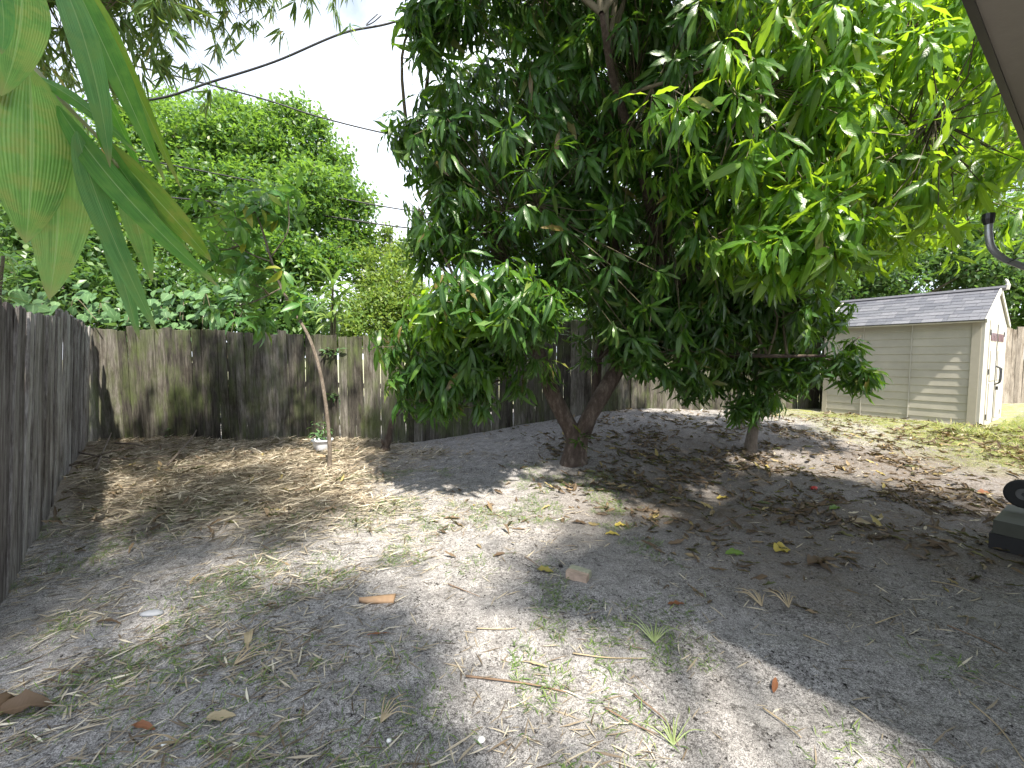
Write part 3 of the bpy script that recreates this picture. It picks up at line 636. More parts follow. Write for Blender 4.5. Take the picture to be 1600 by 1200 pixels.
# --- young mango to the right
Bq = GP(1172, 702); yd = Bq[1]; ym = thing('mango_tree', Bq, 'small mango tree with pale leaning trunk and low drooping foliage beside the shed', 'tree')
v = lambda px, py, dd=0: WP(px, py, yd + dd)
LV = Leaves(V_MANGO)
limb_tree(ym, [([Bq - [0, 0, .1], Bq + [.01, 0, .1], v(1180, 655), v(1190, 600), v(1215, 540)], [.10, .075, .06, .05, .03])],
          [([v(1190, 600), v(1250, 570, -.2), v(1300, 560, -.3), v(1345, 525, -.3)], [.03, .022, .016, .008]), ([v(1190, 600), v(1150, 560, -.1), v(1110, 545, -.1)], [.03, .02, .01])],
          M_bark2, M_twig, .5, k, LV, [blob(1225, 570, yd - .25, 80, 48, .45), blob(1330, 562, yd - .4, 38, 34, .3), blob(1130, 560, yd, 65, 55, .45), blob(1175, 628, yd - .1, 42, 26, .3), blob(1235, 490, yd - .2, 95, 45, .5), blob(1150, 470, yd, 80, 50, .5), blob(1352, 590, yd - .45, 22, 22, .2), blob(1080, 600, yd + .1, 35, 28, .3)],
          (9, 13), (.17, .25), (.3, 1.3), counts=[85, 18, 70, 30, 80, 60, 7, 18], axup=.2, rnd=.5)
LV.split(ym, M_mango, 260)

# --- curved sapling at left
Bs = GP(514, 735); sy = Bs[1]; sap = thing('sapling', Bs, 'slender curved sapling bending left over a straw-covered floor by the fence', 'tree')
v = lambda px, py, dd=0: WP(px, py, sy + dd)
LV = Leaves(V_SAP)
limb_tree(sap, [([Bs - [0, 0, .08], v(515, 700), v(510, 640), v(500, 580), v(484, 530), v(462, 490), v(440, 450), v(425, 410), v(410, 360), v(395, 320)], [.028, .024, .022, .020, .019, .018, .016, .014, .011, .006])],
          [([v(440, 450), v(400, 470, -.05), v(360, 480, -.1)], [.010, .008, .004]), ([v(425, 410), v(380, 390), v(340, 350)], [.010, .008, .004]), ([v(425, 400), v(450, 360), v(450, 310)], [.01, .006, .004])],
          M_bark2, M_twig, .6, k, LV, [blob(370, 335, sy, 60, 55, .5), blob(420, 300, sy, 40, 45, .4), blob(345, 400, sy, 45, 30, .4), blob(415, 435, sy, 45, 35, .35), blob(375, 490, sy, 55, 28, .35), blob(455, 470, sy, 25, 25, .2)],
          (6, 9), (.17, .27), (.0, .7), counts=[20, 12, 9, 10, 11, 4], axup=.7, twigr=.004)
LV.split(sap, M_sap, 300)
# stump
Bt = GP(604, 706); st = thing('dead_stump', Bt, 'thin dead stump with snapped top standing in front of the back fence', 'stump')
v = lambda px, py, dd=0: WP(px, py, Bt[1] + dd)
MB().tube(bez([Bt - [0, 0, .1], v(602, 700), v(607, 685), v(612, 660), v(617, 643), v(620, 633)], 4), [.075] * 5 + [.06] * 4 + [.045] * 4 + [.04] * 4 + [.035] * 3 + [.012], 9).build('trunk', M_bark, st, True)
MB().tube([v(613, 655), v(623, 646), v(626, 641)], [.022, .018, .006], 6).build('snag', M_bark, st, True)
MB().tube([v(600, 694, -.05), v(597, 689, -.07), v(596, 686, -.08)], [.03, .025, .01], 7).build('knot', M_bark, st, True)

# --- background trees
def small_tree(name, label, group, base, blobs, counts, mat, k, L, nl=(12, 18), trunk_r=.14, variants=V_SMALL, grav=(0, .4), lean=0, p=.4, kindn=0):
    root = thing(name, base, label, 'tree', group); top = np.array(blobs[0][:3]); base = np.array(base, float)
    b = MB(); Pz = bez([base, base * .6 + top * .4 + [lean, 0, 0], top], 6); b.tube(Pz, np.linspace(trunk_r, trunk_r * .4, len(Pz)), 8).build('trunk', M_fbark, root, True)
    tw = MB(); LV = Leaves(variants)
    bb, cc = [], []
    for bl, n in zip(blobs, counts):
        bb.append(tuple(bl[:3]) + tuple(v_ * .86 for v_ in bl[3:])); cc.append(int(n * .55))
        for _ in range(5):
            D_ = k.normal(0, 1, 3); D_[1] -= .4; D_ /= np.linalg.norm(D_); r_s = k.uniform(.25, .42); bb.append(tuple(np.array(bl[:3]) + D_ * np.array(bl[3:]) * .8) + tuple(v_ * r_s for v_ in bl[3:])); cc.append(max(6, int(n * .11)))
    blobs, counts = (bb, cc) if name != 'added_shade_tree' else (blobs, counts)
    for bl, n in zip(blobs, counts):
        c = np.array(bl[:3]); a = Pz[int(len(Pz) * .55)]; Q_ = bez([a, (a + c) / 2 + k.normal(0, .2, 3), c], 4); MB().tube(Q_, np.linspace(trunk_r * .45, .02, len(Q_)), 6).build('branch', M_fbark, root, True)
        S_, _ = in_blob(bl, 9, k, .6); S_ = c + (S_ - c) * .85
        for s_ in S_: Q_ = bez([c, (c + s_) / 2 + k.normal(0, .1, 3), s_], 3); tw.tube(Q_, np.linspace(.025, .008, len(Q_)), 4, False)
        Cn, D = in_blob(bl, n, k, p); ok = Cn[:, 2] > .2; Cn, D = Cn[ok], D[ok]
        Ax = D + k.normal(0, .5, D.shape); Ax[:, 2] += .4; Ax /= np.linalg.norm(Ax, axis=1)[:, None]
        cnt = k.integers(nl[0], nl[1], len(Cn)); idx = np.repeat(np.arange(len(Cn)), cnt); m = len(idx)
        Dd = Ax[idx] * .6 + k.normal(0, .7, (m, 3)); Dd[:, 2] -= k.uniform(*grav, m); Pp = Cn[idx] + Ax[idx] * k.uniform(-.22, .12, m)[:, None] * L * 10 / 1.1 * .5 + k.normal(0, L * .8, (m, 3))
        Nn = k.normal(0, .5, (m, 3)); Nn[:, 2] += .9
        LV.add(Pp, basis(Dd, Nn, k.uniform(.75, 1.25, m) * L))
    o = tw.build('twigs', M_fbark, root); o['kind'] = 'stuff'
    LV.bake('crown', mat, root); return root
k = np.random.default_rng(31)
GB = 'trees beyond the back fence'
small_tree('broadleaf_tree', 'big bright green rounded tree beyond the fence at left', GB, (-8.2, 14, 0),
           [blob(330, 300, 13, 150, 110, 2.2), blob(430, 250, 13, 95, 85, 1.6), blob(250, 330, 12, 110, 110, 1.8), blob(480, 350, 12, 100, 90, 1.8), blob(370, 205, 13.5, 70, 60, 1.2), blob(400, 430, 11, 150, 90, 1.5), blob(545, 330, 12.6, 42, 55, .9), blob(500, 255, 13, 50, 55, 1), blob(280, 220, 13, 90, 70, 1.4), blob(180, 240, 12.5, 90, 90, 1.4)],
           [1200, 760, 800, 800, 360, 900, 260, 300, 450, 500], M_ficus, k, .15)
small_tree('broadleaf_tree', 'yellow-green airy tree beyond the fence between the tall tree and the mango', GB, (-2.6, 13, 0),
           [blob(600, 450, 12, 60, 70, 1.3), blob(560, 500, 11, 70, 50, 1), blob(640, 500, 12, 50, 60, 1), blob(610, 400, 13, 40, 40, .8)], [560, 400, 340, 200], M_yel, k, .12)
small_tree('broadleaf_tree', 'dark leafy tree at the far left behind the leaning fence', GB, (-13.5, 10.5, 0),
           [blob(60, 400, 9.5, 130, 110, 1.5), blob(150, 450, 9, 110, 70, 1.2), blob(-60, 330, 10, 120, 160, 1.5), blob(60, 230, 11, 110, 90, 1.5)], [650, 500, 500, 320], M_dark, k, .16)
small_tree('broadleaf_tree', 'dark low tree filling the gap under the bright rounded tree', GB, (-5.2, 9.6, 0),
           [blob(300, 480, 8.8, 120, 60, .6), blob(440, 500, 9, 90, 60, .6), blob(200, 500, 8.6, 80, 45, .5)], [560, 460, 340], M_dark, k, .14)
small_tree('broadleaf_tree', 'mid green tree rising behind the shed roof', GB, (10.5, 13.5, 0),
           [blob(1450, 380, 13, 110, 90, 1.5), blob(1350, 420, 12, 110, 80, 1.3), blob(1260, 470, 12, 90, 70, 1.2), blob(1540, 420, 11.5, 80, 70, 1.2)], [760, 700, 560, 480], M_dark, k, .15)
small_tree('broadleaf_tree', 'bright green tree at the right edge behind the shed door', GB, (15.5, 14, 0),
           [blob(1620, 450, 12, 80, 80, 1.2), blob(1600, 350, 12.5, 100, 60, 1.2), blob(1700, 300, 13, 110, 130, 1.2)], [500, 400, 400], M_ficus, k, .15)
small_tree('broadleaf_tree', 'pale green trees seen through gaps under the mango crown', GB, (3.2, 12.5, 0),
           [blob(950, 470, 12, 130, 70, 1.2), blob(1120, 470, 12, 120, 70, 1.2), blob(820, 480, 12, 100, 60, 1.2), blob(1010, 390, 14, 170, 60, 1.2)], [420, 420, 340, 260], M_ficus, k, .15)
small_tree('broadleaf_tree', 'tall tree behind the upper right of the mango crown', GB, (13, 17, 0),
           [blob(1380, 200, 16, 200, 150, 2), blob(1560, 150, 16, 160, 150, 2), blob(1250, 300, 16, 150, 100, 2)], [760, 620, 460], M_ficus, k, .19)

# --- strap-leaved plant over the fence
def rosette_plant(name, label, cat, base, centres, nleaf, L, mat, variants, k, stemr=.02, n=300, spread=(20, 80), grav=(.1, .6)):
    root = thing(name, base, label, cat); b = MB()
    for c in centres: Pz = bez([base, (np.array(base) + c) / 2 + k.normal(0, .03, 3), c], 4); b.tube(Pz, np.linspace(stemr, stemr * .7, len(Pz)), 6)
    b.build('stem', M_twig, root, True); LV = Leaves(variants); cs = np.array(centres); A = k.normal(0, .12, cs.shape); A[:, 2] += 1; A /= np.linalg.norm(A, axis=1)[:, None]
    whorls(LV, cs, A, nleaf, L, grav, spread, k); LV.split(root, mat, n); return root
dpt = 8.3; rosette_plant('corn_plant', 'strap-leaved plant with arching pale green blades rising over the back fence', 'plant', WP(522, 700, dpt), [WP(518, 500, dpt), WP(524, 475, dpt), WP(520, 448, dpt)], (14, 18), (.5, .75), M_strap, V_STRAP, k, .03, spread=(15, 85), grav=(.0, .3))
rosette_plant('spiky_shrub', 'spiky yellow-green blades hanging over the leaning fence at the left edge', 'plant', WP(-25, 620, 4.1), [WP(-20, 455, 4.0), WP(-40, 420, 4.1), WP(5, 400, 4.3)], (14, 20), (.28, .42), M_strap, [leaf_shape(7, .055, d_, 0, .3, .7) for d_ in (.8, 1.2, 1.6)], k, .02)

# --- vine along the fence top
vine = thing('climbing_vine', WP(150, 520, 7.4), 'vine with pale heart-shaped leaves spilling over the fence corner', 'vine'); LV = Leaves(V_HEART); b = MB()
T_, D_ = [], []
for s_ in range(9):
    px0 = 10 + s_ * 42; P0 = WP(px0, 560, 7.35 if px0 > 130 else 5.2 + px0 / 130 * 2); P1 = WP(px0 + k.uniform(-20, 30), 480 - k.uniform(0, 25), P0[1] + .3); P2 = WP(px0 + k.uniform(10, 60), 500, P0[1] + .1)
    Pz = bez([P0 + [0, .15, 0], P1, P2], 8); b.tube(Pz, .006, 4, False)
    for t in range(26):
        p_ = Pz[int(k.integers(3, len(Pz)))] + k.normal(0, .13, 3) + [0, 0, .05]; T_.append(p_); D_.append([k.normal(0, .5), -.55 + k.normal(0, .3), -.5 + k.normal(0, .3)])
b.build('stem', M_twig, vine, True); T_ = np.array(T_); D_ = np.array(D_); Nn = np.array([0, -.7, .7]) + k.normal(0, .25, D_.shape)
LV.add(T_, basis(D_, Nn, k.uniform(.10, .19, len(T_)))); LV.split(vine, M_vine, 300)

# --- bamboo overhead at upper left
bam = thing('bamboo', (-4.3, 2.2, 0), 'tall bamboo with fine drooping leaf sprays arching across the upper left sky', 'bamboo')
LV = Leaves(V_BAM); k = np.random.default_rng(44); tw = MB()
ends = [tuple(WP(*p)) for p in ((230, 110, 4.4), (200, 40, 4.3), (300, 50, 4.8), (370, 30, 5.0), (440, -15, 5.0), (480, 5, 5.2), (395, 45, 4.9), (110, 70, 4.0), (60, 130, 4.0), (330, 10, 4.4))] + [(-1.6, 4.6, 5.3), (-2.4, 4.3, 4.9), (-3.6, 4.6, 4.9), (-3.3, 3.6, 4.2), (-4.4, 4.2, 4.2), (-1.9, 3.4, 5.2), (-2.8, 2.4, 5.5)]
for ei, e in enumerate(ends):
    b0 = np.array([-4.3 + k.normal(0, .35), 2.0 + k.normal(0, .6), -.05]); e = np.array(e); m1 = b0 * .75 + e * .25; m1[2] = 4.0 + k.uniform(-.3, .5); m2 = b0 * .35 + e * .65; m2[2] = e[2] + .75
    b0[0] = min(b0[0], -1.35 * max(b0[1], .5) - 1.2)
    m1[0] = min(m1[0], -1.3 * m1[1] - .4); Pz = bez([b0, (b0 + m1) / 2 + [-.1, 0, .3], m1, m2, e], 10)
    MB().tube(Pz, np.linspace(.03, .004, len(Pz)), 7).build('culm', M_culm, bam, True)
    for s_ in range(40):
        a = Pz[int(len(Pz) * k.uniform(.42, 1) - 1)]; ln = k.uniform(.4, 1.0); dr = np.array([k.normal(0, 1), k.normal(0, 1), -.15 + k.normal(0, .3)]); dr /= np.linalg.norm(dr); dr = dr * .8 + (e - b0) / np.linalg.norm(e - b0) * .5
        Q_ = bez([a, a + dr * ln * .5 + [0, 0, .02], a + dr * ln + [0, 0, -.35 * ln]], 5); tw.tube(Q_, np.linspace(.004, .0015, len(Q_)), 3, False)
        nn = 32; cl = k.integers(4, len(Q_), 4); ii = np.repeat(cl, 8); base = Q_[ii] + np.repeat(k.normal(0, .06, (4, 3)), 8, 0) + k.normal(0, .012, (nn, 3)); D = k.normal(0, .38, (nn, 3)) + np.repeat(k.normal(0, .35, (4, 3)), 8, 0); D[:, 2] -= k.uniform(.7, 1.2, nn)
        Nn = k.normal(0, 1, (nn, 3)); LV.add(base, basis(D, Nn, k.uniform(.14, .26, nn)))
o = tw.build('twigs', M_twig, bam); o['kind'] = 'stuff'
LV.split(bam, M_bamboo, 300)

# --- unseen tree added behind the camera to block sun from the near yard
k = np.random.default_rng(77)
def shade(x, y, z, rx, ry, rz): return (x + .292 * z, y - .58 * z, z, rx, ry, rz)  # moves a crown blob up the sun ray from the ground to be shaded
small_tree('added_shade_tree', 'unseen tall tree added behind the house to shade the near yard', None, (2.2, -9.5, 0),
           [shade(-1.0, 1.2, 9.2, .95, 1.3, 1.2), shade(-3.2, 1.3, 11.4, 1.5, 1.3, 1.1), shade(2.6, 2.0, 8.5, 1.2, 1.1, 1.1), shade(4.8, 2.7, 8.9, 1.5, 1.2, 1.1), shade(.8, 2.75, 8.8, .8, .3, .8),
            shade(1.15, 3.25, 8.6, .55, .28, .5), shade(2.0, 3.8, 8.8, .6, .34, .5), shade(2.9, 4.45, 9, .6, .34, .5), shade(3.7, 4.3, 9, .6, .4, .5), shade(-5, 3.0, 12, 1.6, 1.2, 1.2), shade(-3.4, 4.4, 13, 1.3, 1.1, 1.2), shade(-2.6, 3.3, 13, 1.3, .7, 1.0), shade(-5.2, 6.4, 13, 1.4, .8, 1.0), shade(-7.4, 6, 13, 1.2, 1.8, 1.0)],
           [200, 230, 200, 240, 60, 32, 42, 42, 40, 50, 45, 34, 55, 100], M_ficus, k, .22, trunk_r=.32, p=.5)

# --- broad bamboo leaves close to the camera
def veined(name, a, b_, c_, blot):
    m, t, b = nodes(name); at = N(t, 'Attribute', _attribute_name='lf'); sx = N(t, 'SeparateXYZ'); t.links.new(at.outputs['Vector'], sx.inputs[0]); tc = N(t, 'TexCoord')
    oi = N(t, 'ObjectInfo'); P = tc.outputs['Object']
    f = noise(t, P, 22, 5, .6); col = ramp(t, math_(t, 'ADD', math_(t, 'MULTIPLY', f, .8), math_(t, 'MULTIPLY', oi.outputs['Random'], .2)), [(.35, a), (.6, b_)])
    st = N(t, 'CombineXYZ'); t.links.new(math_(t, 'MULTIPLY', sx.outputs[0], 16.0), st.inputs[0]); t.links.new(math_(t, 'MULTIPLY', sx.outputs[1], 2.2), st.inputs[1]); t.links.new(math_(t, 'MULTIPLY', oi.outputs['Random'], 9.0), st.inputs[2])
    s = noise(t, st.outputs[0], 1.0, 3, .6)
    col = mixc(t, .8, col, ramp(t, s, [(.36, (.42, .5, .38)), (.62, (1.45, 1.35, 1.3))]), 'MULTIPLY')
    bl = N(t, 'CombineXYZ'); t.links.new(math_(t, 'MULTIPLY', sx.outputs[0], .9), bl.inputs[0]); t.links.new(math_(t, 'MULTIPLY', sx.outputs[1], 9.0), bl.inputs[1]); t.links.new(math_(t, 'MULTIPLY', oi.outputs['Random'], 31.0), bl.inputs[2])
    col = mixc(t, ramp(t, noise(t, bl.outputs[0], 1.0, 4, .6), [(.45, (0, 0, 0)), (.62, (.9, .9, .9))]), col, blot)
    rb = math_(t, 'LESS_THAN', math_(t, 'ABSOLUTE', sx.outputs[0]), .035); col = mixc(t, math_(t, 'MULTIPLY', rb, .6), col, (.4, .5, .22))
    tip = ramp(t, sx.outputs[1], [(.9, (0, 0, 0)), (.99, (1, 1, 1))]); col = mixc(t, tip, col, (.32, .24, .12))
    t.links.new(col, b.inputs['Base Color']); b.inputs['Roughness'].default_value = .45
    bump(t, b, math_(t, 'SINE', math_(t, 'MULTIPLY', sx.outputs[0], 70.0)), .5, .001)
    tr = N(t, 'BsdfTranslucent'); t.links.new(mixc(t, .35, c_, col), tr.inputs[0]); ms = N(t, 'MixShader'); ms.inputs[0].default_value = .45
    t.links.new(b.outputs[0], ms.inputs[1]); t.links.new(tr.outputs[0], ms.inputs[2]); t.links.new(ms.outputs[0], t.nodes['Material Output'].inputs[0]); return m
M_nb = veined('broad_leaf_mottled', (.08, .20, .045), (.19, .33, .09), (.34, .66, .13), (.26, .26, .07))
M_ng = veined('broad_leaf_green', (.035, .14, .015), (.07, .22, .025), (.22, .62, .03), (.12, .26, .03))
M_nc = veined('broad_leaf_bluish', (.06, .19, .055), (.12, .28, .09), (.18, .46, .08), (.15, .27, .07))
M_ny = veined('broad_leaf_yellow', (.09, .20, .015), (.15, .27, .02), (.34, .60, .03), (.22, .24, .03))
M_no = veined('leaf_orange', (.5, .24, .06), (.6, .4, .15), (.6, .35, .1), (.4, .2, .08))
nb = thing('bamboo_branch', WP(60, 120, .62), 'close bamboo branch with broad mottled green leaves at the upper left corner', 'branch')
MB().tube(bez([WP(-60, 20, .6), WP(20, 70, .62), WP(90, 150, .62), WP(160, 222, .64), WP(185, 262, .64)], 6), [.0035] * 12 + [.0028] * 12 + [.0015], 7).build('stem', M_culm, nb, True)
def near_leaf(p0, p1, p2, wpx, mat, d=.6, dd=0, tilt=.3, fold=.2, peak=.75, wv=.01):
    n, mU = 22, 8; t = np.linspace(0, 1, n)[:, None]; A, B_, Cc = WP(*p0, d), WP(*p1, d + dd * .4), WP(*p2, d + dd)
    ctrl = 2 * B_ - (A + Cc) / 2; P = (1 - t) ** 2 * A + 2 * t * (1 - t) * ctrl + t * t * Cc; T = np.gradient(P, axis=0); T /= np.linalg.norm(T, axis=1)[:, None]
    vd = P - np.array([0, 0, H]); vd /= np.linalg.norm(vd, axis=1)[:, None]; X_ = np.cross(T, vd); X_ /= np.linalg.norm(X_, axis=1)[:, None]; Nn = np.cross(X_, T)
    ct, s_t = math.cos(tilt), math.sin(tilt); X2 = X_ * ct + Nn * s_t; N2 = Nn * ct - X_ * s_t
    tt = t[:, 0]; wd = wpx * (1 if wpx > 50 else .84) / F * d / 2 / ct * (np.sin(math.pi * np.clip(tt, 0, 1) ** peak) ** .75); wd[0] = wpx / F * d * .04; wd[-1] = wpx / F * d * .006
    u = np.linspace(-1, 1, 2 * mU + 1); V = P[:, None] + X2[:, None] * (wd[:, None] * u)[..., None] + N2[:, None] * ((fold * np.abs(u) * wd[:, None]) + wv * wd[:, None] * 8 * np.sin(tt * 14)[:, None] * u * np.abs(u))[..., None]
    lf = np.stack([np.broadcast_to(u, (n, len(u))), np.broadcast_to(tt[:, None], (n, len(u))), np.zeros((n, len(u)))], -1)
    i, j = np.meshgrid(np.arange(n - 1), np.arange(2 * mU), indexing='ij'); a = i * len(u) + j
    mk('leaf', V.reshape(-1, 3), [np.stack([a, a + 1, a + len(u) + 1, a + len(u)], -1).reshape(-1, 4)], mat, nb, True, lf=lf.reshape(-1, 3))
near_leaf((45, 105), (50, 250), (40, 380), 92, M_nb, .58, .02, .15)
near_leaf((82, 140), (92, 310), (77, 468), 80, M_nb, .62, .02, -.1)
near_leaf((28, -60), (32, 40), (2, 150), 62, M_nb, .55, 0, .2)
near_leaf((-10, -60), (5, 20), (2, 85), 30, M_nc, .5, 0, .3)
near_leaf((82, -60), (140, 90), (172, 262), 44, M_nc, .56, .04, .3)
near_leaf((110, -40), (180, 110), (258, 285), 38, M_ng, .6, .06, -.5)
near_leaf((125, -30), (185, 80), (285, 300), 30, M_ny, .64, .06, .4)
near_leaf((90, 165), (200, 310), (342, 448), 42, M_ng, .6, .05, .35)
near_leaf((150, 210), (262, 330), (330, 408), 42, M_ny, .64, .05, -.3)
near_leaf((120, 205), (168, 350), (248, 525), 40, M_nc, .6, .05, .4)
near_leaf((125, 215), (178, 390), (218, 532), 34, M_nc, .62, .05, -.4)
near_leaf((150, 200), (215, 300), (300, 395), 22, M_ng, .63, .05, -.5)
near_leaf((100, 20), (160, 140), (235, 300), 20, M_ng, .66, .05, .5)
near_leaf((192, 275), (214, 350), (238, 440), 40, M_nb, .68, .03, .1)
near_leaf((55, 120), (130, 165), (215, 240), 22, M_ng, .6, .02, .5)
near_leaf((118, 215), (138, 265), (136, 320), 26, M_ny, .66, .02, .2)
near_leaf((160, 225), (175, 265), (180, 312), 15, M_no, .66, .01, .3)
near_leaf((128, 270), (150, 300), (138, 345), 20, M_no, .68, .01, .2)
near_leaf((-15, 100), (0, 140), (8, 170), 26, M_no, .56, .01, .2)

# ------------------------------------------------------------------ overhead wires
M_wire = plain('wire_black', (.012, .012, .014), .5)
for pts, lab, r_w in (([(-40, 200, 7.2), (110, 160, 7.4), (240, 155, 7.6), (330, 128, 7.8), (430, 96, 8.0), (535, 52, 8.2), (620, 33, 8.4), (760, -20, 8.6)], 'thick twisted black service cable sloping across the white sky', .019),
                      ([(180, 95, 10.5), (395, 150, 11), (500, 183, 11.3), (620, 212, 11.6), (800, 245, 12)], 'thin black overhead wire sagging below the thick service cable', .019),
                      ([(60, 230, 10), (220, 250, 10.4), (330, 270, 10.7), (440, 292, 11), (620, 326, 11.5), (800, 350, 12)], 'thin overhead wire crossing the bright rounded tree, upper of two', .017),
                      ([(100, 290, 10), (300, 312, 10.6), (440, 327, 11), (620, 354, 11.5), (800, 372, 12)], 'thin overhead wire crossing the bright rounded tree, lower of two', .019)):
    o = MB().tube(bez([WP(*p) for p in pts], 8), r_w, 6).build('overhead_wire', M_wire, None, True); tag(o, lab, 'wire', 'overhead utility wires')
tag(MB().tube(bez([WP(596, 24, 8.2), WP(583, 35, 8.2), WP(572, 39, 8.2), WP(590, 22, 8.25)], 4), .010, 5).build('wire_tail', M_wire, None, True), 'short loose wire end sticking off the thick service cable', 'wire')

# ------------------------------------------------------------------ potted plant and weeds
M_pot = plain('white_pot', (.62, .64, .70), .5, var=.05)
Pp = GP(504, 706) + [0, .0, 0]; pot = thing('potted_plant', Pp, 'small leafy plant in a white pot against the back fence', 'potted plant')
prof = [(0, 0), (.085, 0), (.10, .04), (.125, .12), (.135, .165), (.152, .167), (.152, .19), (.135, .19), (.13, .15), (0, .15)]
t = np.linspace(0, 2 * math.pi, 25)[:-1]; V = np.array([[r * math.cos(a), r * math.sin(a), z] for a in t for (r, z) in prof]) + Pp; m = len(prof); n = len(t)
mk('pot', V, [[[i * m + j, ((i + 1) % n) * m + j, ((i + 1) % n) * m + j + 1, i * m + j + 1] for i in range(n) for j in range(m - 1)]], M_pot, pot, True)
def leafy(root, c, hgt, nst, L, mat, variants, k, sp=.1):
    LV = Leaves(variants); b = MB(); c = np.array(c)
    for s_ in range(nst):
        tp = c + [k.normal(0, sp), k.normal(0, sp), hgt * k.uniform(.5, 1)]; Pz = bez([c, (c + tp) / 2 + k.normal(0, .01, 3), tp], 4); b.tube(Pz, .004, 4, False)
        for f in (.5, .75, 1): whorls(LV, np.array([Pz[int(f * (len(Pz) - 1))]]), np.array([[0, 0, 1.]]), (4, 6), L, (.1, .4), (50, 90), k)
    b.build('stem', M_twig, root, True); LV.split(root, mat, 300)
k = np.random.default_rng(71)
leafy(pot, Pp + [0, 0, .15], .30, 5, (.07, .11), M_vine, V_SAP, k, .07)
for (px, py, dd, hg, ns, lab) in ((268, 702, -.05, .42, 4, 'small bushy weed growing at the foot of the fence left of the straw heap top'),
                                  (520, 622, 0, .10, 4, 'little fern-like weed growing out of the fence face right of the sapling trunk'),
                                  (513, 552, 0, .10, 3, 'little weed near the top of the fence below the strap-leaved plant')):
    d_ = (7.1 if px < 300 else 7.28) + dd; c = WP(px, py, d_); o = thing('weed', c, lab, 'weed'); leafy(o, c, hg, ns, (.08, .14), M_vine, V_SAP, k, .09)

# ------------------------------------------------------------------ litter, straw and grass
k = np.random.default_rng(90)
def scatter(n, x0, x1, y0, y1, dens):
    out = []; tot = 0
    while tot < n:
        x = k.uniform(x0, x1, n * 2); y = k.uniform(y0, y1, n * 2); ok = k.random(n * 2) < dens(x, y); out.append(np.stack([x[ok], y[ok]], 1)); tot += ok.sum()
    return np.concatenate(out)[:n]
def flat(LV, XY, L, lift=(.002, .012), tilt=.12, up=0.0, ang=None):
    n = len(XY); a = k.uniform(0, 2 * math.pi, n) if ang is None else ang; D = np.stack([np.cos(a), np.sin(a), k.normal(0, tilt, n) + up], 1); Nn = np.stack([k.normal(0, .25, n), k.normal(0, .25, n), np.ones(n)], 1)
    T = np.stack([XY[:, 0], XY[:, 1], gh(XY[:, 0], XY[:, 1]) + k.uniform(*lift, n)], 1); LV.add(T, basis(D, Nn, L))
infov = lambda x, y: (np.abs(x) < 1.35 * y + .3)
# straw heap in the corner
LV = Leaves(V_STRAW); XY = scatter(30000, -6.9, -.4, 1.9, 7.0, lambda x, y: heap(x, y) * infov(x, y))
ok = ((XY[:, 0] - PC[0]) * e_[1] - (XY[:, 1] - PC[1]) * e_[0]) < -.12; XY = XY[ok]
ang = np.where(k.random(len(XY)) < .6, k.normal(.35, .45, len(XY)), k.uniform(0, 6.3, len(XY)))
flat(LV, XY, k.uniform(.06, .19, len(XY)), (.0, .05), .2, ang=ang)
tag(LV.bake('dry_straw_heap', M_straw, None), 'thick tan layer of dry bamboo leaves and straw in the fence corner', 'straw', kind='stuff')
# loose straw and thin stems on the sand
LV = Leaves(V_STRAW)
XY = scatter(13000, -4, 4.5, .9, 7.2, lambda x, y: infov(x, y) * (.10 + .9 * sst((.6 - x + (vn(x, y, .9, 2) - .5)) / 2.2)) * (.3 + .8 * (vn(x, y, .35, 1) > .5)) * (.4 + .6 * sst((4.5 - y) / 3)))
ang = np.where(k.random(len(XY)) < .5, k.normal(.5, .5, len(XY)), k.uniform(0, 6.3, len(XY))); flat(LV, XY, k.uniform(.02, .14, len(XY)), (.001, .008), .07, ang=ang)
tag(LV.bake('loose_straw', M_straw, None), 'loose tan straw and bamboo leaves strewn on the sand', 'straw', kind='stuff')
# dead leaves under the mango and to the right
LV = Leaves(V_DEAD)
XY = scatter(4200, -.8, 8, 1.6, 8.2, lambda x, y: infov(x, y) * np.clip(humus(x, y) * 1.2 + .05, 0, 1) * (.2 + (vn(x, y, .4, 3) > .5)) * sst((y - 2.2) / 2.5))
flat(LV, XY, k.uniform(.05, .17, len(XY)), (.002, .012), .12)
XY = scatter(700, -6.6, 0, 2.0, 6.9, lambda x, y: heap(x, y) * infov(x, y) * .9 + .02); flat(LV, XY, k.uniform(.06, .15, len(XY)), (.02, .06), .2)
tag(LV.bake('leaf_litter', M_dead, None), 'scattered brown dead leaves under the mango tree', 'leaf litter', kind='stuff')
# pale chips of litter near the lawn edge
LV = Leaves(V_STRAW + V_DEAD[:2]); XY = scatter(3200, 1.2, 8.5, 3.2, 8.6, lambda x, y: infov(x, y) * sst((x - 1.5) / 2.5) * (.3 + .7 * (vn(x, y, .3, 1) > .48)))
flat(LV, XY, k.uniform(.03, .10, len(XY)), (.002, .010), .1); tag(LV.bake('straw_chips', M_straw, None), 'pale dry chips and clippings scattered before the shed', 'straw', kind='stuff')
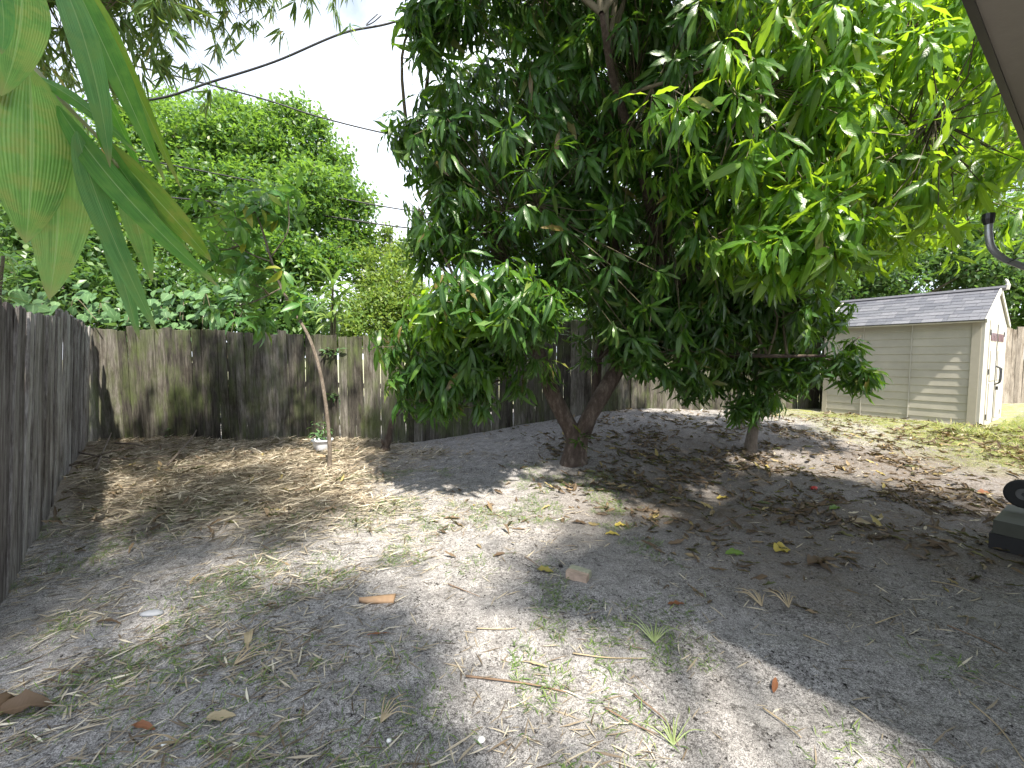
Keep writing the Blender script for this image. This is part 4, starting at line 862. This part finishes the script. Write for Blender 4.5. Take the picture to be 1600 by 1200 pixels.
# dark crumbs
b = MB(); XY = scatter(420, -2.5, 3.2, .95, 4.2, lambda x, y: infov(x, y) * (vn(x, y, .3, 0) > .42) * 1.0)
V0 = np.array([[1, 0, 0], [-.5, .8, 0], [-.5, -.8, 0], [0, 0, 1], [0, 0, -1]]) ; T0 = np.array([[0, 1, 3], [1, 2, 3], [2, 0, 3], [1, 0, 4], [2, 1, 4], [0, 2, 4]])
M_crumb = plain('dark_crumb', (.025, .022, .02), .9)
for p_ in XY:
    for _ in range(int(k.integers(1, 5))):
        s_ = k.uniform(.003, .009); o2 = p_ + k.normal(0, .012, 2); z = float(gh(*o2)); b.add((V0 * [1, 1, .6] + k.normal(0, .2, V0.shape)) * s_ + [o2[0], o2[1], z + s_ * .2], None, T0)
tag(b.build('dark_crumbs', M_crumb), 'small black crumbs of soil and droppings on the sand', 'soil crumbs', kind='stuff')
# green sprouts among the straw
LV = Leaves(V_BLADE); P0 = [GP(*p) for p in ((400, 935), (330, 960), (620, 800), (740, 885), (300, 925), (640, 1100), (660, 1160), (430, 1160), (560, 1180), (350, 1110), (190, 1050), (560, 815), (480, 800), (1040, 960), (1480, 1040), (1350, 1190), (980, 1130), (510, 880), (250, 1090), (90, 990), (600, 1030), (160, 880))]
cs = np.array([p[:2] for p in P0]); cs = np.repeat(cs, 130, 0) + k.normal(0, .11, (len(cs) * 130, 2))
XY = np.concatenate([cs, scatter(15000, -4.5, 1.2, 1.0, 5.5, lambda x, y: infov(x, y) * (vn(x, y, .35, 1) > .60) * (vn(x, y, .1, 2) > .45))])
flat(LV, XY, k.uniform(.02, .07, len(XY)), (.0, .003), .3, .7); tag(LV.bake('grass_sprouts', M_sprout, None), 'thin green grass sprouts in patches on the sand', 'grass', kind='stuff')
# sparse lawn before the shed
LV = Leaves(V_BLADE); in_shed = lambda x, y: ((((x - Np[0]) * e1[0] + (y - Np[1]) * e1[1]) > -.2) & (((x - Np[0]) * e2[0] + (y - Np[1]) * e2[1]) > -.12))
XY = scatter(42000, 3.6, 14, 4.4, 10.5, lambda x, y: infov(x, y) * lawn_mask(x, y) * (.25 + .75 * (vn(x, y, .45, 2) > .42)) * (~in_shed(x, y)) * 9 / (y * y))
flat(LV, XY, k.uniform(.02, .06, len(XY)), (0, .004), .35, .8)
XY = scatter(1500, 6.9, 9.5, 5.6, 7.2, lambda x, y: infov(x, y) * (~in_shed(x, y)) * (vn(x, y, .3, 1) > .4)); flat(LV, XY, k.uniform(.08, .16, len(XY)), (0, .004), .35, 1.3)
tag(LV.bake('lawn_grass', M_lawn, None), 'thin sunlit yellow-green grass in front of the shed', 'grass', kind='stuff')

# ------------------------------------------------------------------ single things lying about
def frame_at(px, py, deg):
    p = GP(px, py); a = rad(deg); return p, np.array([math.cos(a), math.sin(a), 0]), np.array([-math.sin(a), math.cos(a), 0])
M_brick = plain('brick', (.36, .27, .21), .9, var=.25, scale=25, bmp=.5); M_bstr = plain('brick_mortar', (.30, .30, .22), .9, scale=30)
p, u, w_ = frame_at(904, 903, -33); br = thing('brick', p, 'broken brick with pale mortar stripe lying on the sand', 'brick')
MB().box(p + ez * .022 - w_ * .022, (.15, .043, .055), (u, w_, ez)).build('brick_body', M_brick, br)
MB().box(p + ez * .024 + w_ * .024, (.145, .047, .062), (u, w_, ez)).build('mortar', M_bstr, br)
# bark wedge
M_wdg = plain('tan_bark', (.34, .22, .13), .75, var=.15, scale=30)
p, u, w_ = frame_at(589, 940, 6); V = []; n = 9
for a in range(n):
    t = a / (n - 1); hw = .018 + .026 * t; hw = hw * (math.sin(min(1, t * 4) * math.pi / 2)); x = (t - .5) * .215
    for (y, z) in ((-1, 0), (-.9, .018), (0, .030), (.9, .020), (1, 0)): V.append(p + u * x + w_ * y * hw + ez * (z + .004))
Q = [[a * 5 + c, a * 5 + c + 1, a * 5 + c + 6, a * 5 + c + 5] for a in range(n - 1) for c in range(4)] + [[a * 5, a * 5 + 5, a * 5 + 9, a * 5 + 4] for a in range(n - 1)]
o = mk('bark_piece', V, [Q, [[(n - 1) * 5, (n - 1) * 5 + 1, (n - 1) * 5 + 2], [(n - 1) * 5, (n - 1) * 5 + 2, (n - 1) * 5 + 3], [(n - 1) * 5, (n - 1) * 5 + 3, (n - 1) * 5 + 4], [0, 2, 1], [0, 3, 2], [0, 4, 3]]], M_wdg, None, True)
tag(o, 'tan wedge of bark lying flat on the sand, wide end right', 'bark')
def col_leaf(name, c, tr): return leafmat(name, [(0, c), (1, [v_ * 1.2 for v_ in c])], tr, .25, .5, rib=[min(1, v_ * 1.6) for v_ in c], spec=.3)
LM = dict(yellow=col_leaf('yellow_leaf', (.46, .37, .09), (.6, .45, .1)), green=col_leaf('fresh_leaf', (.13, .21, .05), (.4, .55, .05)), orange=col_leaf('orange_leaf', (.21, .09, .045), (.25, .1, .04)),
          brown=col_leaf('brown_leaf', (.12, .08, .05), (.14, .09, .05)), olive=col_leaf('olive_leaf', (.30, .26, .08), (.4, .3, .08)), tan=col_leaf('tan_leaf', (.33, .27, .17), (.35, .27, .15)))
def one_leaf(px, py, L, deg, col, label, wid=.3, curl=.4, seed=0, name='fallen_leaf', lift=.006, tilt=0., fold=.5):
    q = np.random.default_rng(seed + 500); V0, Q0, L0 = leaf_shape(9, wid, curl, .35, fold, .85, q.uniform(0, 6), q.uniform(-.6, .6), q.uniform(-.2, .2)); p = GP(px, py); a = rad(deg)
    B = basis(np.array([[math.cos(a), math.sin(a), tilt + curl * .45]]), np.array([[.1, -.1, 1.]]), [L])[0]; V = V0 @ B; V = V - (V[0] + V[-1]) / 2
    hz = gh(V[:, 0] + p[0], V[:, 1] + p[1]); V[:, 2] = V[:, 2] - V[:, 2].min(); V = V + [p[0], p[1], 0]; V[:, 2] += hz + lift
    o = mk(name, V, [Q0], LM[col], None, True, lf=L0 + [0, 0, .3]); return tag(o, label, 'leaf')
one_leaf(971, 822, .13, 10, 'yellow', 'bright yellow leaf in the sun patch, right one of a close pair', .4, .3, 1)
one_leaf(957, 836, .12, -10, 'yellow', 'yellow leaf in the sun patch, nearer one of a close pair', .36, .3, 2)
one_leaf(1222, 861, .14, 20, 'yellow', 'rounded yellow leaf lying in the dark shade', .75, .6, 3)
one_leaf(1148, 867, .15, 5, 'green', 'fresh green leaf on the shaded sand left of the rounded yellow leaf', .4, .4, 4)
one_leaf(1056, 945, .10, -15, 'orange', 'orange-brown leaf beside the dry fan of stems', .35, .3, 5)
one_leaf(1210, 1073, .10, 50, 'orange', 'rust-orange leaf slanting on the speckled sand at lower right', .25, .4, 6)
one_leaf(224, 1139, .12, -8, 'orange', 'orange dead leaf near the bottom left of the yard', .26, .5, 7)
one_leaf(388, 1004, .13, -50, 'tan', 'curled tan leaf standing up on the sand left of centre', .35, 1.4, 8)
one_leaf(1277, 880, .20, 20, 'brown', 'broad brown leaf in the shade right of the rounded yellow leaf', .45, .4, 9)
one_leaf(852, 893, .12, -20, 'olive', 'olive and red leaf touching the broken brick', .45, .4, 10)
one_leaf(38, 1108, .20, 14, 'brown', 'large curled brown leaf at the bottom left edge', .42, .5, 11, fold=.7)
one_leaf(592, 992, .13, -3, 'orange', 'thin reddish-brown leaf sliver below the tan bark wedge', .14, .3, 12)
one_leaf(835, 1040, .14, 160, 'tan', 'long pale leaf on the speckled sand right of the long twig', .1, .3, 13)
one_leaf(1305, 795, .16, 10, 'green', 'green leaf in the shade before the small mango tree', .4, .4, 14)
one_leaf(1345, 820, .18, 0, 'tan', 'pale tan leaf in the dim ground before the shed', .35, .6, 15)
one_leaf(1385, 772, .16, -30, 'tan', 'pale leaf curled on the dark litter before the lawn', .35, .6, 16)
one_leaf(1537, 772, .14, 0, 'orange', 'orange leaf on the ground left of the cart wheel', .55, .5, 17)
one_leaf(1130, 780, .16, 10, 'yellow', 'yellow-olive leaf at the edge of the sun patch before the small mango', .4, .4, 18)
one_leaf(780, 868, .1, 15, 'brown', 'small brown leaf in the sunny sand left of the brick', .3, .4, 19)
one_leaf(905, 818, .14, -20, 'brown', 'dark brown leaf in the upper sun patch', .3, .5, 20)
one_leaf(345, 1125, .13, 0, 'tan', 'pale straw-coloured leaf at lower left beside green sprouts', .35, .4, 21)
one_leaf(170, 975, .16, 5, 'brown', 'dark brown strip of leaf left of the white slab', .14, .3, 22)
one_leaf(1512, 968, .10, -25, 'tan', 'small pale leaf in the deep shade at right', .3, .5, 23)
# stones, fruit
def stone(px, py, r, mat, label, cat, name, sc=(1, .8, .5), seed=0):
    q = np.random.default_rng(seed); bm = bmesh.new(); bmesh.ops.create_icosphere(bm, subdivisions=2, radius=1)
    p = GP(px, py); V = np.array([v_.co[:] for v_ in bm.verts]); Fc = [[v_.index for v_ in f.verts] for f in bm.faces]; bm.free()
    V = V * (1 + .22 * np.sin(V @ q.normal(0, 2.2, (3,)) + q.uniform(0, 6)) + q.normal(0, .07, len(V)))[:, None] * np.array(sc) * r
    return tag(mk(name, V + p + [0, 0, r * sc[2] * .5], [Fc], mat, None, True), label, cat)
M_wst = plain('white_stone', (.72, .72, .70), .7, var=.08); M_gst = plain('grey_slab', (.20, .21, .235), .8, bmp=.4); M_red = plain('red_fruit', (.5, .05, .05), .4)
stone(752, 1159, .018, M_wst, 'white stone at the bottom centre of the yard', 'stone', 'white_stone', (.9, .8, .6), 1)
stone(238, 958, .050, M_gst, 'flat pale grey stone slab half sunk in the sand at left', 'stone', 'flat_stone', (1.2, .7, .22), 2)
stone(258, 1164, .014, M_wst, 'small white stone chip near the bottom left leaf', 'stone', 'white_stone', (1, .8, .5), 3)
stone(1272, 765, .030, M_red, 'small red fallen fruit before the small mango tree', 'fruit', 'fallen_fruit', (1, 1, .9), 4)
stone(876, 886, .016, M_crumb, 'dark seed pod lying between the olive leaf and the brick', 'seed pod', 'seed_pod', (1, .9, .8), 5)
stone(-2, 1108, .055, LM['brown'], 'rounded brown husk cut by the left edge beside the curled leaf', 'husk', 'husk', (.7, .8, .8), 6)
stone(608, 1158, .010, M_wst, 'tiny white chip beside the dry stem fan at bottom centre', 'stone', 'white_stone', (1, .8, .5), 7)
# dry fans of stems
def fan(px, py, a0, a1, n, L, mat, label, seed):
    q = np.random.default_rng(seed); p = GP(px, py); root = thing('stem_fan', p, label, 'dry stems')
    for i in range(n):
        a = rad(a0 + (a1 - a0) * i / (n - 1) + q.normal(0, 4)); l = L * q.uniform(.7, 1.1); D = np.array([math.cos(a), math.sin(a), q.uniform(.1, .35)]); e = p + D * l; mid = (p + e) / 2 + [0, 0, .02 + q.uniform(0, .02)]
        e[2] = float(gh(e[0], e[1])) + q.uniform(.004, .04); Pz = bez([p + [0, 0, .004], mid, e], 3); MB().tube(Pz, np.linspace(.0035, .0012, len(Pz)), 4, False).build('stem', mat, root)
M_stem = plain('dry_stem', (.34, .27, .17), .8); M_gst2 = plain('greenish_stem', (.20, .25, .10), .7); M_dstem = plain('brown_stem', (.17, .11, .07), .8)
fan(1022, 1005, 20, 130, 11, .20, M_gst2, 'fan of grey-green stems below the orange-brown leaf', 1)
fan(1190, 948, 50, 140, 9, .16, M_stem, 'left one of two small dry stem fans in the shade', 2)
fan(1232, 950, 30, 130, 10, .16, M_stem, 'right one of two small dry stem fans in the shade', 3)
fan(595, 1130, 10, 95, 7, .14, M_stem, 'pale dry stem fan near the bottom centre left', 4)
fan(1052, 1165, 20, 150, 8, .15, M_gst2, 'green-tinged stem fan at the bottom right of centre', 5)
fan(365, 1040, 0, 80, 6, .2, M_stem, 'pale spread of dry blades right of the curled tan leaf', 6)
fan(280, 1160, 190, 260, 5, .15, M_stem, 'pale blades pointing down at the bottom left', 7)
# twigs
def twig(pts, mat, label, r=.004, group=None):
    P_ = []
    for (x, y) in pts: p = GP(x, y); P_.append(p + [0, 0, .012])
    Pz = bez(P_, 5); return tag(MB().tube(Pz, np.linspace(r, r * .45, len(Pz)), 5).build('twig', mat, None, True), label, 'twig', group)
twig([(728, 1060), (780, 1066), (830, 1073), (885, 1085)], M_dstem, 'long reddish twig across the bottom centre', .006)
twig([(895, 1024), (950, 1031), (1010, 1032)], M_stem, 'pale straight stem below the dry stem fan')
twig([(745, 985), (790, 986), (806, 984)], M_stem, 'pale stick lying level left of the dark crumbs')
twig([(945, 1110), (990, 1135), (1032, 1154)], M_dstem, 'brown twig slanting at the bottom, left of the green stem fan')
twig([(990, 1088), (1040, 1130), (1060, 1170)], M_dstem, 'dark bent twig running down to the green stem fan')
twig([(1192, 1110), (1225, 1133), (1252, 1157)], M_stem, 'thin pale twig slanting in the lower right')
twig([(1480, 980), (1540, 1005), (1575, 1025)], M_dstem, 'thin twig in the deep shade at lower right')
twig([(1515, 1100), (1560, 1140), (1600, 1195)], M_stem, 'pale grass stem reaching the lower right corner')
twig([(1455, 910), (1490, 917), (1525, 930)], M_stem, 'curved pale stick in the deep shade at right')
twig([(1368, 977), (1392, 968), (1410, 962)], M_stem, 'short pale stick tilted up to the right in the shade')
twig([(1255, 995), (1275, 1003), (1295, 1011)], M_stem, 'short pale straw in the middle of the speckled shade')
twig([(1185, 795), (1105, 830), (1140, 822)][::-1], M_dstem, 'brown twig at the right edge of the sun patch')
twig([(770, 803), (782, 809), (792, 815)], M_dstem, 'short dark twig in the sunny sand')
twig([(700, 915), (725, 925), (750, 935)], M_dstem, 'thin dark twig right of the tan bark wedge')
twig([(1500, 800), (1535, 808), (1555, 808)], M_stem, 'pale stick lying before the cart wheel', .006)
twig([(820, 872), (832, 880), (845, 890)], M_dstem, 'forked dark twig above the olive leaf')
# brush pile sticks in the corner
SL = ['long grey stick leaning out of the straw along the leaning fence', 'grey stick crossing low over the straw in front of the fence corner', 'steep bare stick rising beside the small bushy weed', 'bare stick propped against the leaning fence near the corner', 'low grey stick lying on the top edge of the straw heap', 'short bare stick poking up from the straw left of the weed', 'slanting bare stick right of the small bushy weed at the fence']
for si, (a, b_, hh) in enumerate((((105, 735), (255, 722), .25), ((125, 712), (275, 738), .22), ((180, 700), (250, 740), .32), ((95, 745), (130, 690), .3), ((200, 725), (330, 735), .12), ((150, 740), (185, 700), .25), ((260, 735), (320, 680), .3))):
    A, B_ = GP(*a), GP(*b_); q = .12; A = A + [.1, -.1, hh * .3]; B_ = B_ + [0, -.1, hh]; Pz = bez([A, (A + B_) / 2 + k.normal(0, .04, 3), B_], 5)
    tag(MB().tube(Pz, np.linspace(.014, .006, len(Pz)), 5).build('dead_branch', M_bark2, None, True), SL[si], 'stick', 'bare sticks piled in the fence corner')
